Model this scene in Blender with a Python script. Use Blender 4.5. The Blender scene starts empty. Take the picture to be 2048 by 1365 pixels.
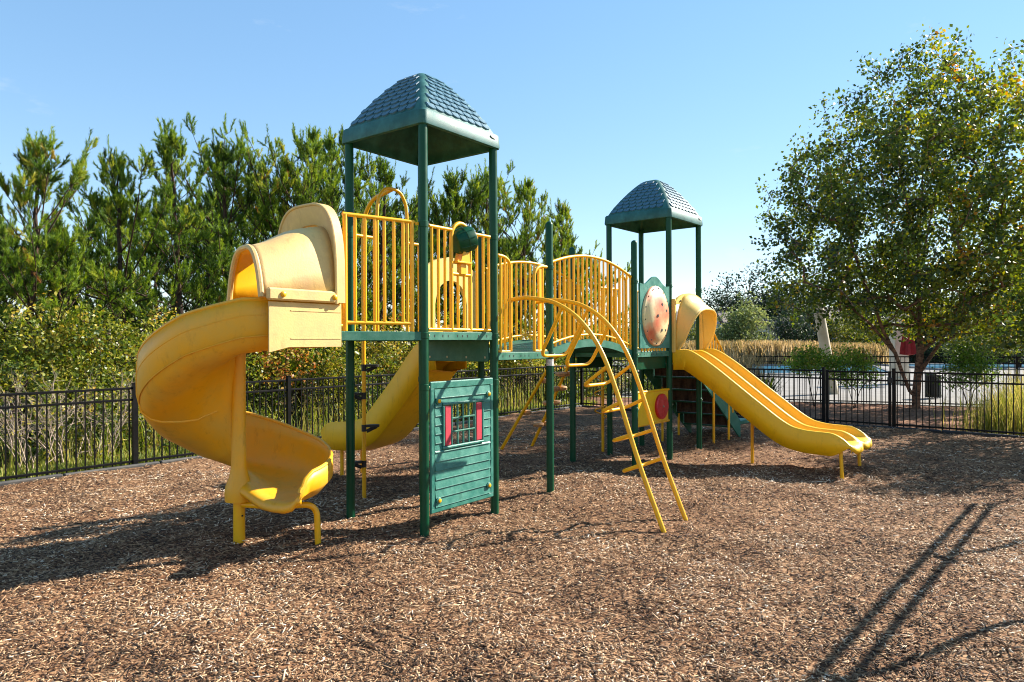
import bpy, math, random
import numpy as np
from mathutils import Vector, Matrix
random.seed(7)
RNG = np.random.default_rng(11)
scene = bpy.context.scene
COL = scene.collection
PI = math.pi

# ------------------------------------------------------------------ camera, sky, sun, exposure
cam_data = bpy.data.cameras.new('camera')
cam_data.sensor_width = 36.0
cam_data.lens = 36.0 * 1385.6 / 2048.0
cam_data.shift_y = 2.86 / 2048.0
cam_data.clip_start = 0.05
cam_data.clip_end = 2000.0
camera = bpy.data.objects.new('camera', cam_data)
camera.matrix_world = Matrix.Translation((0, 0, 1.83)) @ Matrix.Rotation(PI / 2, 4, 'X') @ Matrix.Rotation(-0.0045, 4, 'Z')
COL.objects.link(camera)
scene.camera = camera

SUN_AZ = math.radians(26.0)      # angle from +X towards +Y
SUN_EL = math.radians(34.0)
sun_dir = Vector((math.cos(SUN_EL) * math.cos(SUN_AZ), math.cos(SUN_EL) * math.sin(SUN_AZ), math.sin(SUN_EL)))

world = bpy.data.worlds.new('World')
scene.world = world
world.use_nodes = True
wn = world.node_tree
for n in list(wn.nodes):
    wn.nodes.remove(n)
sky = wn.nodes.new('ShaderNodeTexSky')
sky.sky_type = 'NISHITA'
sky.sun_disc = False
sky.sun_elevation = SUN_EL
sky.sun_rotation = math.radians(90) - SUN_AZ
sky.altitude = 100.0
sky.air_density = 1.0
sky.dust_density = 0.0
sky.ozone_density = 2.7
tc = wn.nodes.new('ShaderNodeTexCoord')
mp = wn.nodes.new('ShaderNodeMapping')
mp.inputs['Scale'].default_value = (2.2, 2.2, 7.0)
cn = wn.nodes.new('ShaderNodeTexNoise')
cn.inputs['Scale'].default_value = 2.6
cn.inputs['Detail'].default_value = 8.0
cn.inputs['Roughness'].default_value = 0.62
cr = wn.nodes.new('ShaderNodeValToRGB')
cr.color_ramp.elements[0].position = 0.62
cr.color_ramp.elements[0].color = (0, 0, 0, 1)
cr.color_ramp.elements[1].position = 0.80
cr.color_ramp.elements[1].color = (0.3, 0.3, 0.3, 1)
cmx = wn.nodes.new('ShaderNodeMixRGB')
cmx.inputs['Color2'].default_value = (3.6, 3.75, 3.9, 1)
bg = wn.nodes.new('ShaderNodeBackground')
bg.inputs['Strength'].default_value = 0.108
wo = wn.nodes.new('ShaderNodeOutputWorld')
wn.links.new(tc.outputs['Generated'], mp.inputs['Vector'])
wn.links.new(mp.outputs['Vector'], cn.inputs['Vector'])
wn.links.new(cn.outputs['Fac'], cr.inputs['Fac'])
wn.links.new(cr.outputs['Color'], cmx.inputs['Fac'])
hsv = wn.nodes.new('ShaderNodeHueSaturation')
hsv.inputs['Saturation'].default_value = 1.48
hsv.inputs['Value'].default_value = 1.58
sgm = wn.nodes.new('ShaderNodeGamma')       # even out the sky as the photograph's processing does
sgm.inputs['Gamma'].default_value = 0.55
wn.links.new(sky.outputs['Color'], sgm.inputs['Color'])
wn.links.new(sgm.outputs['Color'], hsv.inputs['Color'])
wn.links.new(hsv.outputs['Color'], cmx.inputs['Color1'])
wn.links.new(cmx.outputs['Color'], bg.inputs['Color'])
wn.links.new(bg.outputs['Background'], wo.inputs['Surface'])

sun_data = bpy.data.lights.new('sun', 'SUN')
sun_data.energy = 5.0
sun_data.angle = math.radians(0.55)
sun_data.color = (1.0, 0.93, 0.82)
sun = bpy.data.objects.new('sun', sun_data)
sun.rotation_euler = sun_dir.to_track_quat('Z', 'Y').to_euler()
sun.location = (10, 5, 12)
COL.objects.link(sun)

scene.view_settings.view_transform = 'Standard'
scene.view_settings.look = 'None'
scene.view_settings.exposure = 1.42
scene.view_settings.gamma = 1.0
scene.view_settings.use_curve_mapping = False
scene.cycles.filter_width = 1.05


# ------------------------------------------------------------------ materials
def lin(r, g, b):
    f = lambda c: (c / 255 / 12.92) if c <= 10.3 else ((c / 255 + 0.055) / 1.055) ** 2.4
    return (f(r), f(g), f(b), 1.0)


def new_mat(name):
    m = bpy.data.materials.new(name)
    m.use_nodes = True
    nt = m.node_tree
    b = nt.nodes['Principled BSDF']
    return m, nt, b


def painted(name, col, rough=0.4, col2=None, scale=6.0, lo=0.45, hi=0.7, bump=0.0, bscale=60.0, spec=0.5, metal=0.0, streak=None, scuff=0.55):
    """base colour, worn colour patches from noise, fine relief"""
    m, nt, b = new_mat(name)
    b.inputs['Roughness'].default_value = rough
    b.inputs['Metallic'].default_value = metal
    b.inputs['Specular IOR Level'].default_value = spec
    co = nt.nodes.new('ShaderNodeTexCoord')
    src = co.outputs['Object']
    if streak:
        mpn = nt.nodes.new('ShaderNodeMapping')
        mpn.inputs['Scale'].default_value = streak
        nt.links.new(src, mpn.inputs['Vector'])
        src = mpn.outputs['Vector']
    if col2 is not None:
        nz = nt.nodes.new('ShaderNodeTexNoise')
        nz.inputs['Scale'].default_value = scale
        nz.inputs['Detail'].default_value = 7
        nz.inputs['Roughness'].default_value = 0.65
        nt.links.new(src, nz.inputs['Vector'])
        rp = nt.nodes.new('ShaderNodeValToRGB')
        rp.color_ramp.elements[0].position = lo
        rp.color_ramp.elements[0].color = col
        rp.color_ramp.elements[1].position = hi
        rp.color_ramp.elements[1].color = col2
        nt.links.new(nz.outputs['Fac'], rp.inputs['Fac'])
        n3 = nt.nodes.new('ShaderNodeTexNoise')
        n3.inputs['Scale'].default_value = 11.0
        n3.inputs['Detail'].default_value = 9
        n3.inputs['Roughness'].default_value = 0.75
        mp3 = nt.nodes.new('ShaderNodeMapping')
        mp3.inputs['Scale'].default_value = (1.0, 1.0, 0.35)
        nt.links.new(co.outputs['Object'], mp3.inputs['Vector'])
        nt.links.new(mp3.outputs['Vector'], n3.inputs['Vector'])
        rp3 = nt.nodes.new('ShaderNodeValToRGB')
        rp3.color_ramp.elements[0].position = 0.30
        rp3.color_ramp.elements[0].color = (0.62, 0.58, 0.54, 1)
        rp3.color_ramp.elements[1].position = 0.46
        rp3.color_ramp.elements[1].color = (1, 1, 1, 1)
        nt.links.new(n3.outputs['Fac'], rp3.inputs['Fac'])
        mm = nt.nodes.new('ShaderNodeMixRGB')
        mm.blend_type = 'MULTIPLY'
        mm.inputs['Fac'].default_value = scuff
        nt.links.new(rp.outputs['Color'], mm.inputs['Color1'])
        nt.links.new(rp3.outputs['Color'], mm.inputs['Color2'])
        nt.links.new(mm.outputs['Color'], b.inputs['Base Color'])
        mr = nt.nodes.new('ShaderNodeMapRange')
        mr.inputs['To Min'].default_value = max(0.05, rough - 0.1)
        mr.inputs['To Max'].default_value = min(1, rough + 0.2)
        nt.links.new(nz.outputs['Fac'], mr.inputs['Value'])
        nt.links.new(mr.outputs['Result'], b.inputs['Roughness'])
    else:
        b.inputs['Base Color'].default_value = col
    if bump:
        n2 = nt.nodes.new('ShaderNodeTexNoise')
        n2.inputs['Scale'].default_value = bscale
        n2.inputs['Detail'].default_value = 4
        nt.links.new(co.outputs['Object'], n2.inputs['Vector'])
        bp = nt.nodes.new('ShaderNodeBump')
        bp.inputs['Strength'].default_value = bump
        bp.inputs['Distance'].default_value = 0.02
        nt.links.new(n2.outputs['Fac'], bp.inputs['Height'])
        nt.links.new(bp.outputs['Normal'], b.inputs['Normal'])
    return m


def leafy(name, stops, transl=0.35, rough=0.55, attr='tint', rnd=0.12):
    """leaf colour from a per-leaf tint attribute; thin leaves pass some light"""
    m, nt, b = new_mat(name)
    at = nt.nodes.new('ShaderNodeAttribute')
    at.attribute_name = attr
    oi = nt.nodes.new('ShaderNodeObjectInfo')
    mr = nt.nodes.new('ShaderNodeMapRange')
    mr.inputs['To Min'].default_value = -rnd
    mr.inputs['To Max'].default_value = rnd
    nt.links.new(oi.outputs['Random'], mr.inputs['Value'])
    ad = nt.nodes.new('ShaderNodeMath')
    ad.operation = 'ADD'
    nt.links.new(at.outputs['Fac'], ad.inputs[0])
    nt.links.new(mr.outputs['Result'], ad.inputs[1])
    rp = nt.nodes.new('ShaderNodeValToRGB')
    els = rp.color_ramp.elements
    els[0].position, els[0].color = stops[0]
    els[1].position, els[1].color = stops[-1]
    for p, c in stops[1:-1]:
        e = els.new(p)
        e.color = c
    nt.links.new(ad.outputs[0], rp.inputs['Fac'])
    nt.links.new(rp.outputs['Color'], b.inputs['Base Color'])
    b.inputs['Roughness'].default_value = rough
    b.inputs['Specular IOR Level'].default_value = 0.35
    tr = nt.nodes.new('ShaderNodeBsdfTranslucent')
    hs = nt.nodes.new('ShaderNodeHueSaturation')
    hs.inputs['Hue'].default_value = 0.485
    hs.inputs['Saturation'].default_value = 1.1
    hs.inputs['Value'].default_value = 1.5
    nt.links.new(rp.outputs['Color'], hs.inputs['Color'])
    nt.links.new(hs.outputs['Color'], tr.inputs['Color'])
    mx = nt.nodes.new('ShaderNodeMixShader')
    mx.inputs['Fac'].default_value = transl
    out = nt.nodes['Material Output']
    nt.links.new(b.outputs['BSDF'], mx.inputs[1])
    nt.links.new(tr.outputs['BSDF'], mx.inputs[2])
    nt.links.new(mx.outputs['Shader'], out.inputs['Surface'])
    return m


M = {}
M['green_post'] = painted('green_post_paint', lin(0, 66, 40), 0.34, lin(4, 76, 50), 9, 0.5, 0.8, 0.04, 220, 0.28)
M['green_rim'] = painted('green_deck_coating', lin(30, 100, 78), 0.45, lin(72, 126, 106), 7, 0.42, 0.75, 0.10, 160)
M['green_plastic'] = painted('green_panel_plastic', lin(34, 106, 92), 0.42, lin(78, 142, 124), 8, 0.40, 0.78, 0.10, 110)
M['roof'] = painted('roof_plastic', lin(16, 78, 72), 0.52, lin(58, 118, 116), 5, 0.40, 0.75, 0.08, 90)
M['roof_tile'] = painted('roof_tile_plastic', lin(24, 78, 98), 0.45, lin(112, 150, 168), 7, 0.38, 0.70, 0.06, 90)
M['yellow_metal'] = painted('yellow_tube_paint', lin(236, 172, 0), 0.36, lin(222, 154, 2), 5, 0.48, 0.8, 0.03, 200, scuff=0.25)
M['yellow_slide'] = painted('yellow_slide_plastic', lin(236, 182, 6), 0.40, lin(230, 174, 16), 3.5, 0.42, 0.75, 0.03, 90)
M['spiral'] = painted('faded_yellow_plastic', lin(230, 162, 8), 0.44, lin(212, 162, 52), 2.4, 0.42, 0.70, 0.05, 90, scuff=0.6)
M['hood'] = painted('faded_cream_plastic', lin(216, 182, 112), 0.5, lin(196, 158, 104), 3.0, 0.42, 0.70, 0.08, 70, scuff=0.6)
M['cream'] = painted('cream_slide_plastic', lin(224, 186, 92), 0.45, lin(214, 180, 108), 4.0, 0.42, 0.75, 0.03, 70)
M['red'] = painted('red_plastic', lin(196, 26, 34), 0.35, lin(170, 20, 30), 9, 0.45, 0.75, 0.04, 90)
M['shutter'] = painted('faded_red_shutter', lin(198, 54, 70), 0.5, lin(176, 46, 60), 14, 0.4, 0.7, 0.05, 120)
M['black_plastic'] = painted('black_plastic', lin(24, 25, 27), 0.5, lin(44, 44, 46), 8, 0.5, 0.8, 0.05, 90)
M['dark_hole'] = painted('dark_opening', lin(12, 12, 12), 0.8)
M['steel'] = painted('galvanised_bolt', lin(170, 165, 140), 0.35, lin(140, 130, 90), 30, 0.4, 0.7, 0, 60, 0.5, 0.6)
M['fence'] = painted('black_fence_coating', lin(11, 11, 12), 0.42, lin(20, 19, 18), 6, 0.48, 0.8, 0.03, 140, 0.2)
M['edging'] = painted('grey_edging_plastic', lin(58, 57, 56), 0.7, lin(88, 84, 78), 4, 0.4, 0.7, 0.15, 60)
M['bark'] = painted('pine_bark', lin(84, 66, 54), 0.9, lin(44, 34, 30), 12, 0.4, 0.65, 0.6, 30, 0.2, 0, (1, 1, 0.25))
M['birch_bark'] = painted('peeling_birch_bark', lin(150, 112, 88), 0.85, lin(70, 52, 44), 7, 0.38, 0.62, 0.6, 24, 0.2, 0, (1, 1, 2.0))
M['twig'] = painted('pale_dead_twig', lin(176, 158, 140), 0.85, lin(128, 112, 98), 10, 0.4, 0.7, 0.2, 60, 0.2)
M['sticker'] = painted('white_sticker', lin(214, 214, 208), 0.5, lin(170, 172, 168), 60, 0.45, 0.6)
M['tan_stone'] = painted('tan_climbing_hold', lin(196, 152, 104), 0.7, lin(160, 116, 78), 12, 0.4, 0.7, 0.2, 60)
M['concrete'] = painted('pale_pool_concrete', lin(140, 136, 131), 0.85, lin(122, 118, 113), 1.2, 0.4, 0.7, 0.1, 30, 0.2)
M['beige'] = painted('beige_post_paint', lin(196, 184, 162), 0.6, lin(176, 164, 142), 3, 0.4, 0.7, 0.05, 50)
M['white_trim'] = painted('white_trim_paint', lin(214, 214, 212), 0.6, lin(196, 196, 196), 2, 0.4, 0.7)
M['siding_blue'] = painted('blue_grey_siding', lin(128, 146, 172), 0.7, lin(116, 134, 160), 1.5, 0.4, 0.7, 0.1, 8)
M['siding_tan'] = painted('tan_siding', lin(186, 170, 146), 0.7, lin(170, 154, 132), 1.5, 0.4, 0.7, 0.1, 8)
M['house_roof'] = painted('grey_brown_roofing', lin(116, 104, 98), 0.9, lin(86, 78, 74), 2.5, 0.4, 0.7, 0.4, 10)
M['glass'] = painted('window_glass', lin(36, 42, 52), 0.08, None, spec=0.8)
M['red_cloth'] = painted('red_umbrella_cloth', lin(136, 18, 20), 0.85, lin(104, 12, 14), 5, 0.4, 0.7, 0.1, 40)
M['umbrella_pole'] = M['beige']
M['pine'] = leafy('pine_needles', [(0.0, lin(34, 52, 20)), (0.35, lin(76, 106, 36)), (0.7, lin(132, 156, 54)), (0.92, lin(172, 174, 70)), (1.0, lin(150, 110, 60))], 0.36, 0.5)
M['birch_leaf'] = leafy('birch_leaves', [(0.0, lin(36, 50, 26)), (0.45, lin(72, 92, 36)), (0.75, lin(124, 134, 42)), (0.95, lin(176, 160, 52)), (1.0, lin(170, 120, 48))], 0.40, 0.36, rnd=0.02)
M['thicket_leaf'] = leafy('thicket_leaves', [(0.0, lin(28, 42, 16)), (0.35, lin(68, 90, 30)), (0.62, lin(124, 132, 46)), (0.86, lin(186, 172, 76)), (1.0, lin(170, 112, 62))], 0.34, 0.42)
M['shrub_leaf'] = leafy('shrub_leaves', [(0.0, lin(44, 76, 30)), (0.5, lin(90, 130, 46)), (0.9, lin(150, 166, 64)), (1.0, lin(178, 150, 70))], 0.40, 0.4)
M['far_leaf'] = leafy('far_tree_leaves', [(0.0, lin(34, 48, 26)), (0.4, lin(72, 88, 36)), (0.75, lin(130, 132, 48)), (1.0, lin(170, 146, 60))], 0.3, 0.6)
M['evergreen_leaf'] = leafy('evergreen_leaves', [(0.0, lin(16, 30, 20)), (0.6, lin(40, 60, 34)), (1.0, lin(84, 98, 52))], 0.2, 0.6)
M['olive_leaf'] = leafy('grey_green_leaves', [(0.0, lin(60, 74, 44)), (0.6, lin(120, 132, 76)), (1.0, lin(160, 162, 98))], 0.3, 0.6)
M['straw'] = leafy('dry_grass', [(0.0, lin(80, 80, 44)), (0.5, lin(150, 130, 84)), (1.0, lin(204, 180, 136))], 0.4, 0.7)
M['grass_blade'] = leafy('grass_blades', [(0.0, lin(56, 78, 26)), (0.6, lin(116, 130, 48)), (1.0, lin(190, 176, 100))], 0.4, 0.6)
M['chip'] = leafy('wood_chips', [(0.0, lin(36, 25, 18)), (0.23, lin(86, 62, 45)), (0.50, lin(144, 111, 79)), (0.79, lin(190, 157, 120)), (1.0, lin(222, 206, 182))], 0.0, 0.8, rnd=0.0)


def ground_mat(name, c1, c2, c3, s1, s2, bump):
    m, nt, b = new_mat(name)
    b.inputs['Roughness'].default_value = 0.95
    b.inputs['Specular IOR Level'].default_value = 0.15
    co = nt.nodes.new('ShaderNodeTexCoord')
    vo = nt.nodes.new('ShaderNodeTexVoronoi')
    vo.inputs['Scale'].default_value = s1
    mpn = nt.nodes.new('ShaderNodeMapping')
    mpn.inputs['Scale'].default_value = (1.0, 1.6, 1.0)
    nzd = nt.nodes.new('ShaderNodeTexNoise')
    nzd.inputs['Scale'].default_value = s1 * 0.5
    mxv = nt.nodes.new('ShaderNodeMixRGB')
    mxv.inputs['Fac'].default_value = 0.08
    nt.links.new(co.outputs['Object'], mpn.inputs['Vector'])
    nt.links.new(mpn.outputs['Vector'], nzd.inputs['Vector'])
    nt.links.new(mpn.outputs['Vector'], mxv.inputs['Color1'])
    nt.links.new(nzd.outputs['Color'], mxv.inputs['Color2'])
    nt.links.new(mxv.outputs['Color'], vo.inputs['Vector'])
    sep = nt.nodes.new('ShaderNodeSeparateColor')
    nt.links.new(vo.outputs['Color'], sep.inputs['Color'])
    rp = nt.nodes.new('ShaderNodeValToRGB')
    rp.color_ramp.elements[0].color = c1
    rp.color_ramp.elements[1].color = c3
    e = rp.color_ramp.elements.new(0.5)
    e.color = c2
    nt.links.new(sep.outputs[0], rp.inputs['Fac'])
    nz = nt.nodes.new('ShaderNodeTexNoise')
    nz.inputs['Scale'].default_value = s2
    nz.inputs['Detail'].default_value = 6
    nt.links.new(co.outputs['Object'], nz.inputs['Vector'])
    rp2 = nt.nodes.new('ShaderNodeValToRGB')
    rp2.color_ramp.elements[0].position = 0.3
    rp2.color_ramp.elements[0].color = (0.7, 0.62, 0.58, 1)
    rp2.color_ramp.elements[1].position = 0.7
    rp2.color_ramp.elements[1].color = (1.1, 1.08, 1.05, 1)
    nt.links.new(nz.outputs['Fac'], rp2.inputs['Fac'])
    mx = nt.nodes.new('ShaderNodeMixRGB')
    mx.blend_type = 'MULTIPLY'
    mx.inputs['Fac'].default_value = 1.0
    nt.links.new(rp.outputs['Color'], mx.inputs['Color1'])
    nt.links.new(rp2.outputs['Color'], mx.inputs['Color2'])
    nt.links.new(mx.outputs['Color'], b.inputs['Base Color'])
    bp = nt.nodes.new('ShaderNodeBump')
    bp.inputs['Strength'].default_value = bump
    bp.inputs['Distance'].default_value = 0.03
    nt.links.new(sep.outputs[1], bp.inputs['Height'])
    nt.links.new(bp.outputs['Normal'], b.inputs['Normal'])
    return m


M['mulch'] = ground_mat('wood_mulch', lin(44, 29, 21), lin(116, 84, 60), lin(176, 142, 108), 46, 1.4, 0.8)
M['bed_mulch'] = ground_mat('bark_mulch', lin(70, 46, 36), lin(136, 96, 74), lin(178, 138, 108), 20, 1.0, 0.8)
M['lawn'] = ground_mat('dry_lawn', lin(104, 110, 52), lin(140, 140, 74), lin(176, 168, 104), 30, 0.7, 0.6)
M['forest_floor'] = ground_mat('leaf_litter', lin(48, 40, 26), lin(96, 80, 48), lin(140, 112, 66), 24, 0.8, 0.8)

m, nt, b = new_mat('pool_water')
b.inputs['Base Color'].default_value = lin(66, 134, 168)
b.inputs['Roughness'].default_value = 0.12
nz = nt.nodes.new('ShaderNodeTexNoise')
nz.inputs['Scale'].default_value = 3.0
bp = nt.nodes.new('ShaderNodeBump')
bp.inputs['Strength'].default_value = 0.15
nt.links.new(nz.outputs['Fac'], bp.inputs['Height'])
nt.links.new(bp.outputs['Normal'], b.inputs['Normal'])
M['water'] = m

# faded print on the oval panel: pale cream with pink blotches
m, nt, b = new_mat('faded_pink_print')
b.inputs['Roughness'].default_value = 0.5
co = nt.nodes.new('ShaderNodeTexCoord')
nz = nt.nodes.new('ShaderNodeTexNoise')
nz.inputs['Scale'].default_value = 2.6
nz.inputs['Detail'].default_value = 5
nt.links.new(co.outputs['Object'], nz.inputs['Vector'])
rp = nt.nodes.new('ShaderNodeValToRGB')
rp.color_ramp.elements[0].position = 0.33
rp.color_ramp.elements[0].color = lin(206, 196, 138)
rp.color_ramp.elements[1].position = 0.68
rp.color_ramp.elements[1].color = lin(214, 96, 62)
e = rp.color_ramp.elements.new(0.45)
e.color = lin(222, 196, 146)
e = rp.color_ramp.elements.new(0.53)
e.color = lin(220, 148, 104)
nt.links.new(nz.outputs['Fac'], rp.inputs['Fac'])
nt.links.new(rp.outputs['Color'], b.inputs['Base Color'])
M['print'] = m

# perforated deck coating
m, nt, b = new_mat('perforated_deck')
b.inputs['Roughness'].default_value = 0.6
co = nt.nodes.new('ShaderNodeTexCoord')
ck = nt.nodes.new('ShaderNodeTexVoronoi')
ck.inputs['Scale'].default_value = 26
ck.inputs['Randomness'].default_value = 0.0
rp = nt.nodes.new('ShaderNodeValToRGB')
rp.color_ramp.interpolation = 'CONSTANT'
rp.color_ramp.elements[0].color = lin(8, 20, 18)
rp.color_ramp.elements[1].position = 0.3
rp.color_ramp.elements[1].color = lin(24, 92, 72)
nt.links.new(co.outputs['Object'], ck.inputs['Vector'])
nt.links.new(ck.outputs['Distance'], rp.inputs['Fac'])
nt.links.new(rp.outputs['Color'], b.inputs['Base Color'])
M['deck'] = m


# ------------------------------------------------------------------ mesh helpers
class MB:
    def __init__(self):
        self.v = []
        self.f = []

    def add(self, vs, fs):
        o = len(self.v)
        self.v += [tuple(p) for p in vs]
        self.f += [tuple(i + o for i in f) for f in fs]
        return self

    def box(self, x0, x1, y0, y1, z0, z1, bev=0.0):
        if bev <= 0:
            vs = [(x, y, z) for z in (z0, z1) for y in (y0, y1) for x in (x0, x1)]
            fs = [(0, 2, 3, 1), (4, 5, 7, 6), (0, 1, 5, 4), (2, 6, 7, 3), (0, 4, 6, 2), (1, 3, 7, 5)]
            return self.add(vs, fs)
        e = bev
        vs = []
        idx = {}
        for sx in (0, 1):
            for sy in (0, 1):
                for sz in (0, 1):
                    X = (x0, x1)[sx]
                    Y = (y0, y1)[sy]
                    Z = (z0, z1)[sz]
                    dx = e if sx == 0 else -e
                    dy = e if sy == 0 else -e
                    dz = e if sz == 0 else -e
                    idx[sx, sy, sz, 'x'] = len(vs); vs.append((X, Y + dy, Z + dz))
                    idx[sx, sy, sz, 'y'] = len(vs); vs.append((X + dx, Y, Z + dz))
                    idx[sx, sy, sz, 'z'] = len(vs); vs.append((X + dx, Y + dy, Z))
        fs = []
        q = ((0, 0), (1, 0), (1, 1), (0, 1))
        for s in (0, 1):
            fs.append(tuple(idx[s, a, c, 'x'] for a, c in q))
            fs.append(tuple(idx[a, s, c, 'y'] for a, c in q))
            fs.append(tuple(idx[a, c, s, 'z'] for a, c in q))
        for a in (0, 1):
            for c in (0, 1):
                fs.append((idx[0, a, c, 'y'], idx[1, a, c, 'y'], idx[1, a, c, 'z'], idx[0, a, c, 'z']))
                fs.append((idx[a, 0, c, 'x'], idx[a, 1, c, 'x'], idx[a, 1, c, 'z'], idx[a, 0, c, 'z']))
                fs.append((idx[a, c, 0, 'x'], idx[a, c, 1, 'x'], idx[a, c, 1, 'y'], idx[a, c, 0, 'y']))
        for a in (0, 1):
            for c in (0, 1):
                for d in (0, 1):
                    fs.append((idx[a, c, d, 'x'], idx[a, c, d, 'y'], idx[a, c, d, 'z']))
        return self.add(vs, fs)

    def tube(self, path, r, n=10, cap=True):
        P = [Vector(p) for p in path]
        R = r if isinstance(r, (list, tuple)) else [r] * len(P)
        T = []
        for i in range(len(P)):
            t = (P[min(i + 1, len(P) - 1)] - P[max(i - 1, 0)])
            T.append(t.normalized())
        ref = Vector((0, 0, 1)) if abs(T[0].z) < 0.9 else Vector((1, 0, 0))
        N = (ref - T[0] * ref.dot(T[0])).normalized()
        vs = []
        for i in range(len(P)):
            N = (N - T[i] * N.dot(T[i])).normalized()
            B = T[i].cross(N)
            for k in range(n):
                a = 2 * PI * k / n
                vs.append(P[i] + (N * math.cos(a) + B * math.sin(a)) * R[i])
        fs = []
        for i in range(len(P) - 1):
            for k in range(n):
                k2 = (k + 1) % n
                fs.append((i * n + k, i * n + k2, (i + 1) * n + k2, (i + 1) * n + k))
        if cap:
            fs.append(tuple(range(n - 1, -1, -1)))
            fs.append(tuple((len(P) - 1) * n + k for k in range(n)))
        return self.add(vs, fs)

    def lathe(self, prof, cx=0, cy=0, n=20, cap=True):
        vs = [(cx + r * math.cos(2 * PI * k / n), cy + r * math.sin(2 * PI * k / n), z) for r, z in prof for k in range(n)]
        fs = []
        for i in range(len(prof) - 1):
            for k in range(n):
                k2 = (k + 1) % n
                fs.append((i * n + k, i * n + k2, (i + 1) * n + k2, (i + 1) * n + k))
        if cap:
            fs.append(tuple(range(n - 1, -1, -1)))
            fs.append(tuple((len(prof) - 1) * n + k for k in range(n)))
        return self.add(vs, fs)

    def grid(self, rows, close=False):
        n = len(rows[0])
        vs = [p for r in rows for p in r]
        fs = []
        for i in range(len(rows) - 1):
            for k in range(n - (0 if close else 1)):
                k2 = (k + 1) % n
                fs.append((i * n + k, i * n + k2, (i + 1) * n + k2, (i + 1) * n + k))
        return self.add(vs, fs)

    def prism(self, outline, axis, a, b):
        """outline of 2-D points extruded along axis ('x','y','z') from a to b"""
        def P(p, d):
            return {'x': (d, p[0], p[1]), 'y': (p[0], d, p[1]), 'z': (p[0], p[1], d)}[axis]
        n = len(outline)
        vs = [P(p, a) for p in outline] + [P(p, b) for p in outline]
        fs = [tuple(range(n - 1, -1, -1)), tuple(range(n, 2 * n))]
        fs += [(k, (k + 1) % n, n + (k + 1) % n, n + k) for k in range(n)]
        return self.add(vs, fs)

    def mesh(self, name, smooth=True, angle=40):
        me = bpy.data.meshes.new(name)
        me.from_pydata(self.v, [], self.f)
        me.validate()
        me.update()
        if smooth:
            me.polygons.foreach_set('use_smooth', [True] * len(me.polygons))
            try:
                me.set_sharp_from_angle(angle=math.radians(angle))
            except Exception:
                pass
        return me


def link(name, me, mat, parent=None, loc=None, rotz=None):
    o = bpy.data.objects.new(name, me)
    if mat is not None and me is not None and not me.materials:
        me.materials.append(mat)
    COL.objects.link(o)
    if parent is not None:
        o.parent = parent
    if loc is not None:
        o.location = loc
    if rotz is not None:
        o.rotation_euler = (0, 0, rotz)
    return o


def build(mb, name, mat, parent=None, smooth=True, angle=40, fr=1):
    o = link(name, mb.mesh(name, smooth, angle), mat, parent)
    if fr == 2:
        o.location = H_LOC
        o.rotation_euler = (0, 0, DTH)
    return o


def fixnormals(o):
    import bmesh
    bm = bmesh.new()
    bm.from_mesh(o.data)
    bmesh.ops.recalc_face_normals(bm, faces=bm.faces)
    bm.to_mesh(o.data)
    bm.free()
    return o


def solidify(o, t, offset=0.0):
    md = o.modifiers.new('thickness', 'SOLIDIFY')
    md.thickness = t
    md.offset = offset
    return o


def empty(name, loc, rotz=0.0):
    o = bpy.data.objects.new(name, None)
    o.empty_display_size = 0.3
    o.location = loc
    o.rotation_euler = (0, 0, rotz)
    COL.objects.link(o)
    return o


def tag(o, label=None, cat=None, group=None, kind=None):
    if label:
        o['label'] = label
    if cat:
        o['category'] = cat
    if group:
        o['group'] = group
    if kind:
        o['kind'] = kind
    return o


def smooth_path(pts, sub=6):
    P = [np.array(p, float) for p in pts]
    out = []
    for i in range(len(P) - 1):
        p0 = P[max(i - 1, 0)]
        p1 = P[i]
        p2 = P[i + 1]
        p3 = P[min(i + 2, len(P) - 1)]
        for k in range(sub):
            t = k / sub
            out.append(tuple(0.5 * ((2 * p1) + (-p0 + p2) * t + (2 * p0 - 5 * p1 + 4 * p2 - p3) * t * t + (-p0 + 3 * p1 - 3 * p2 + p3) * t ** 3)))
    out.append(tuple(P[-1]))
    return out


def fillet(pts, r, n=5):
    """polyline with rounded corners"""
    P = [Vector(p) for p in pts]
    out = [P[0]]
    for i in range(1, len(P) - 1):
        a = (P[i - 1] - P[i])
        c = (P[i + 1] - P[i])
        d = min(r, a.length * 0.49, c.length * 0.49)
        s = P[i] + a.normalized() * d
        e = P[i] + c.normalized() * d
        for k in range(n + 1):
            t = k / n
            out.append(s * (1 - t) ** 2 + P[i] * 2 * t * (1 - t) + e * t * t)
    out.append(P[-1])
    return out


def interp(xs, ys, x):
    return float(np.interp(x, xs, ys))


# ------------------------------------------------------------------ vegetation helpers (numpy)
def np_mesh(name, verts, faces_n, nv_per_face, tint=None, smooth=False):
    """verts (N,3); every face has nv_per_face consecutive indices in faces_n (F,nv)"""
    me = bpy.data.meshes.new(name)
    F = len(faces_n)
    me.vertices.add(len(verts))
    me.vertices.foreach_set('co', np.asarray(verts, np.float32).ravel())
    me.loops.add(F * nv_per_face)
    me.loops.foreach_set('vertex_index', np.asarray(faces_n, np.int32).ravel())
    me.polygons.add(F)
    me.polygons.foreach_set('loop_start', np.arange(0, F * nv_per_face, nv_per_face, dtype=np.int32))
    me.polygons.foreach_set('loop_total', np.full(F, nv_per_face, np.int32))
    if tint is not None:
        at = me.attributes.new('tint', 'FLOAT', 'POINT')
        at.data.foreach_set('value', np.asarray(tint, np.float32))
    if smooth:
        me.polygons.foreach_set('use_smooth', np.ones(F, bool))
    me.update(calc_edges=True)
    me.validate()
    return me


def unit(a):
    return a / np.maximum(np.linalg.norm(a, axis=-1, keepdims=True), 1e-9)


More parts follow.
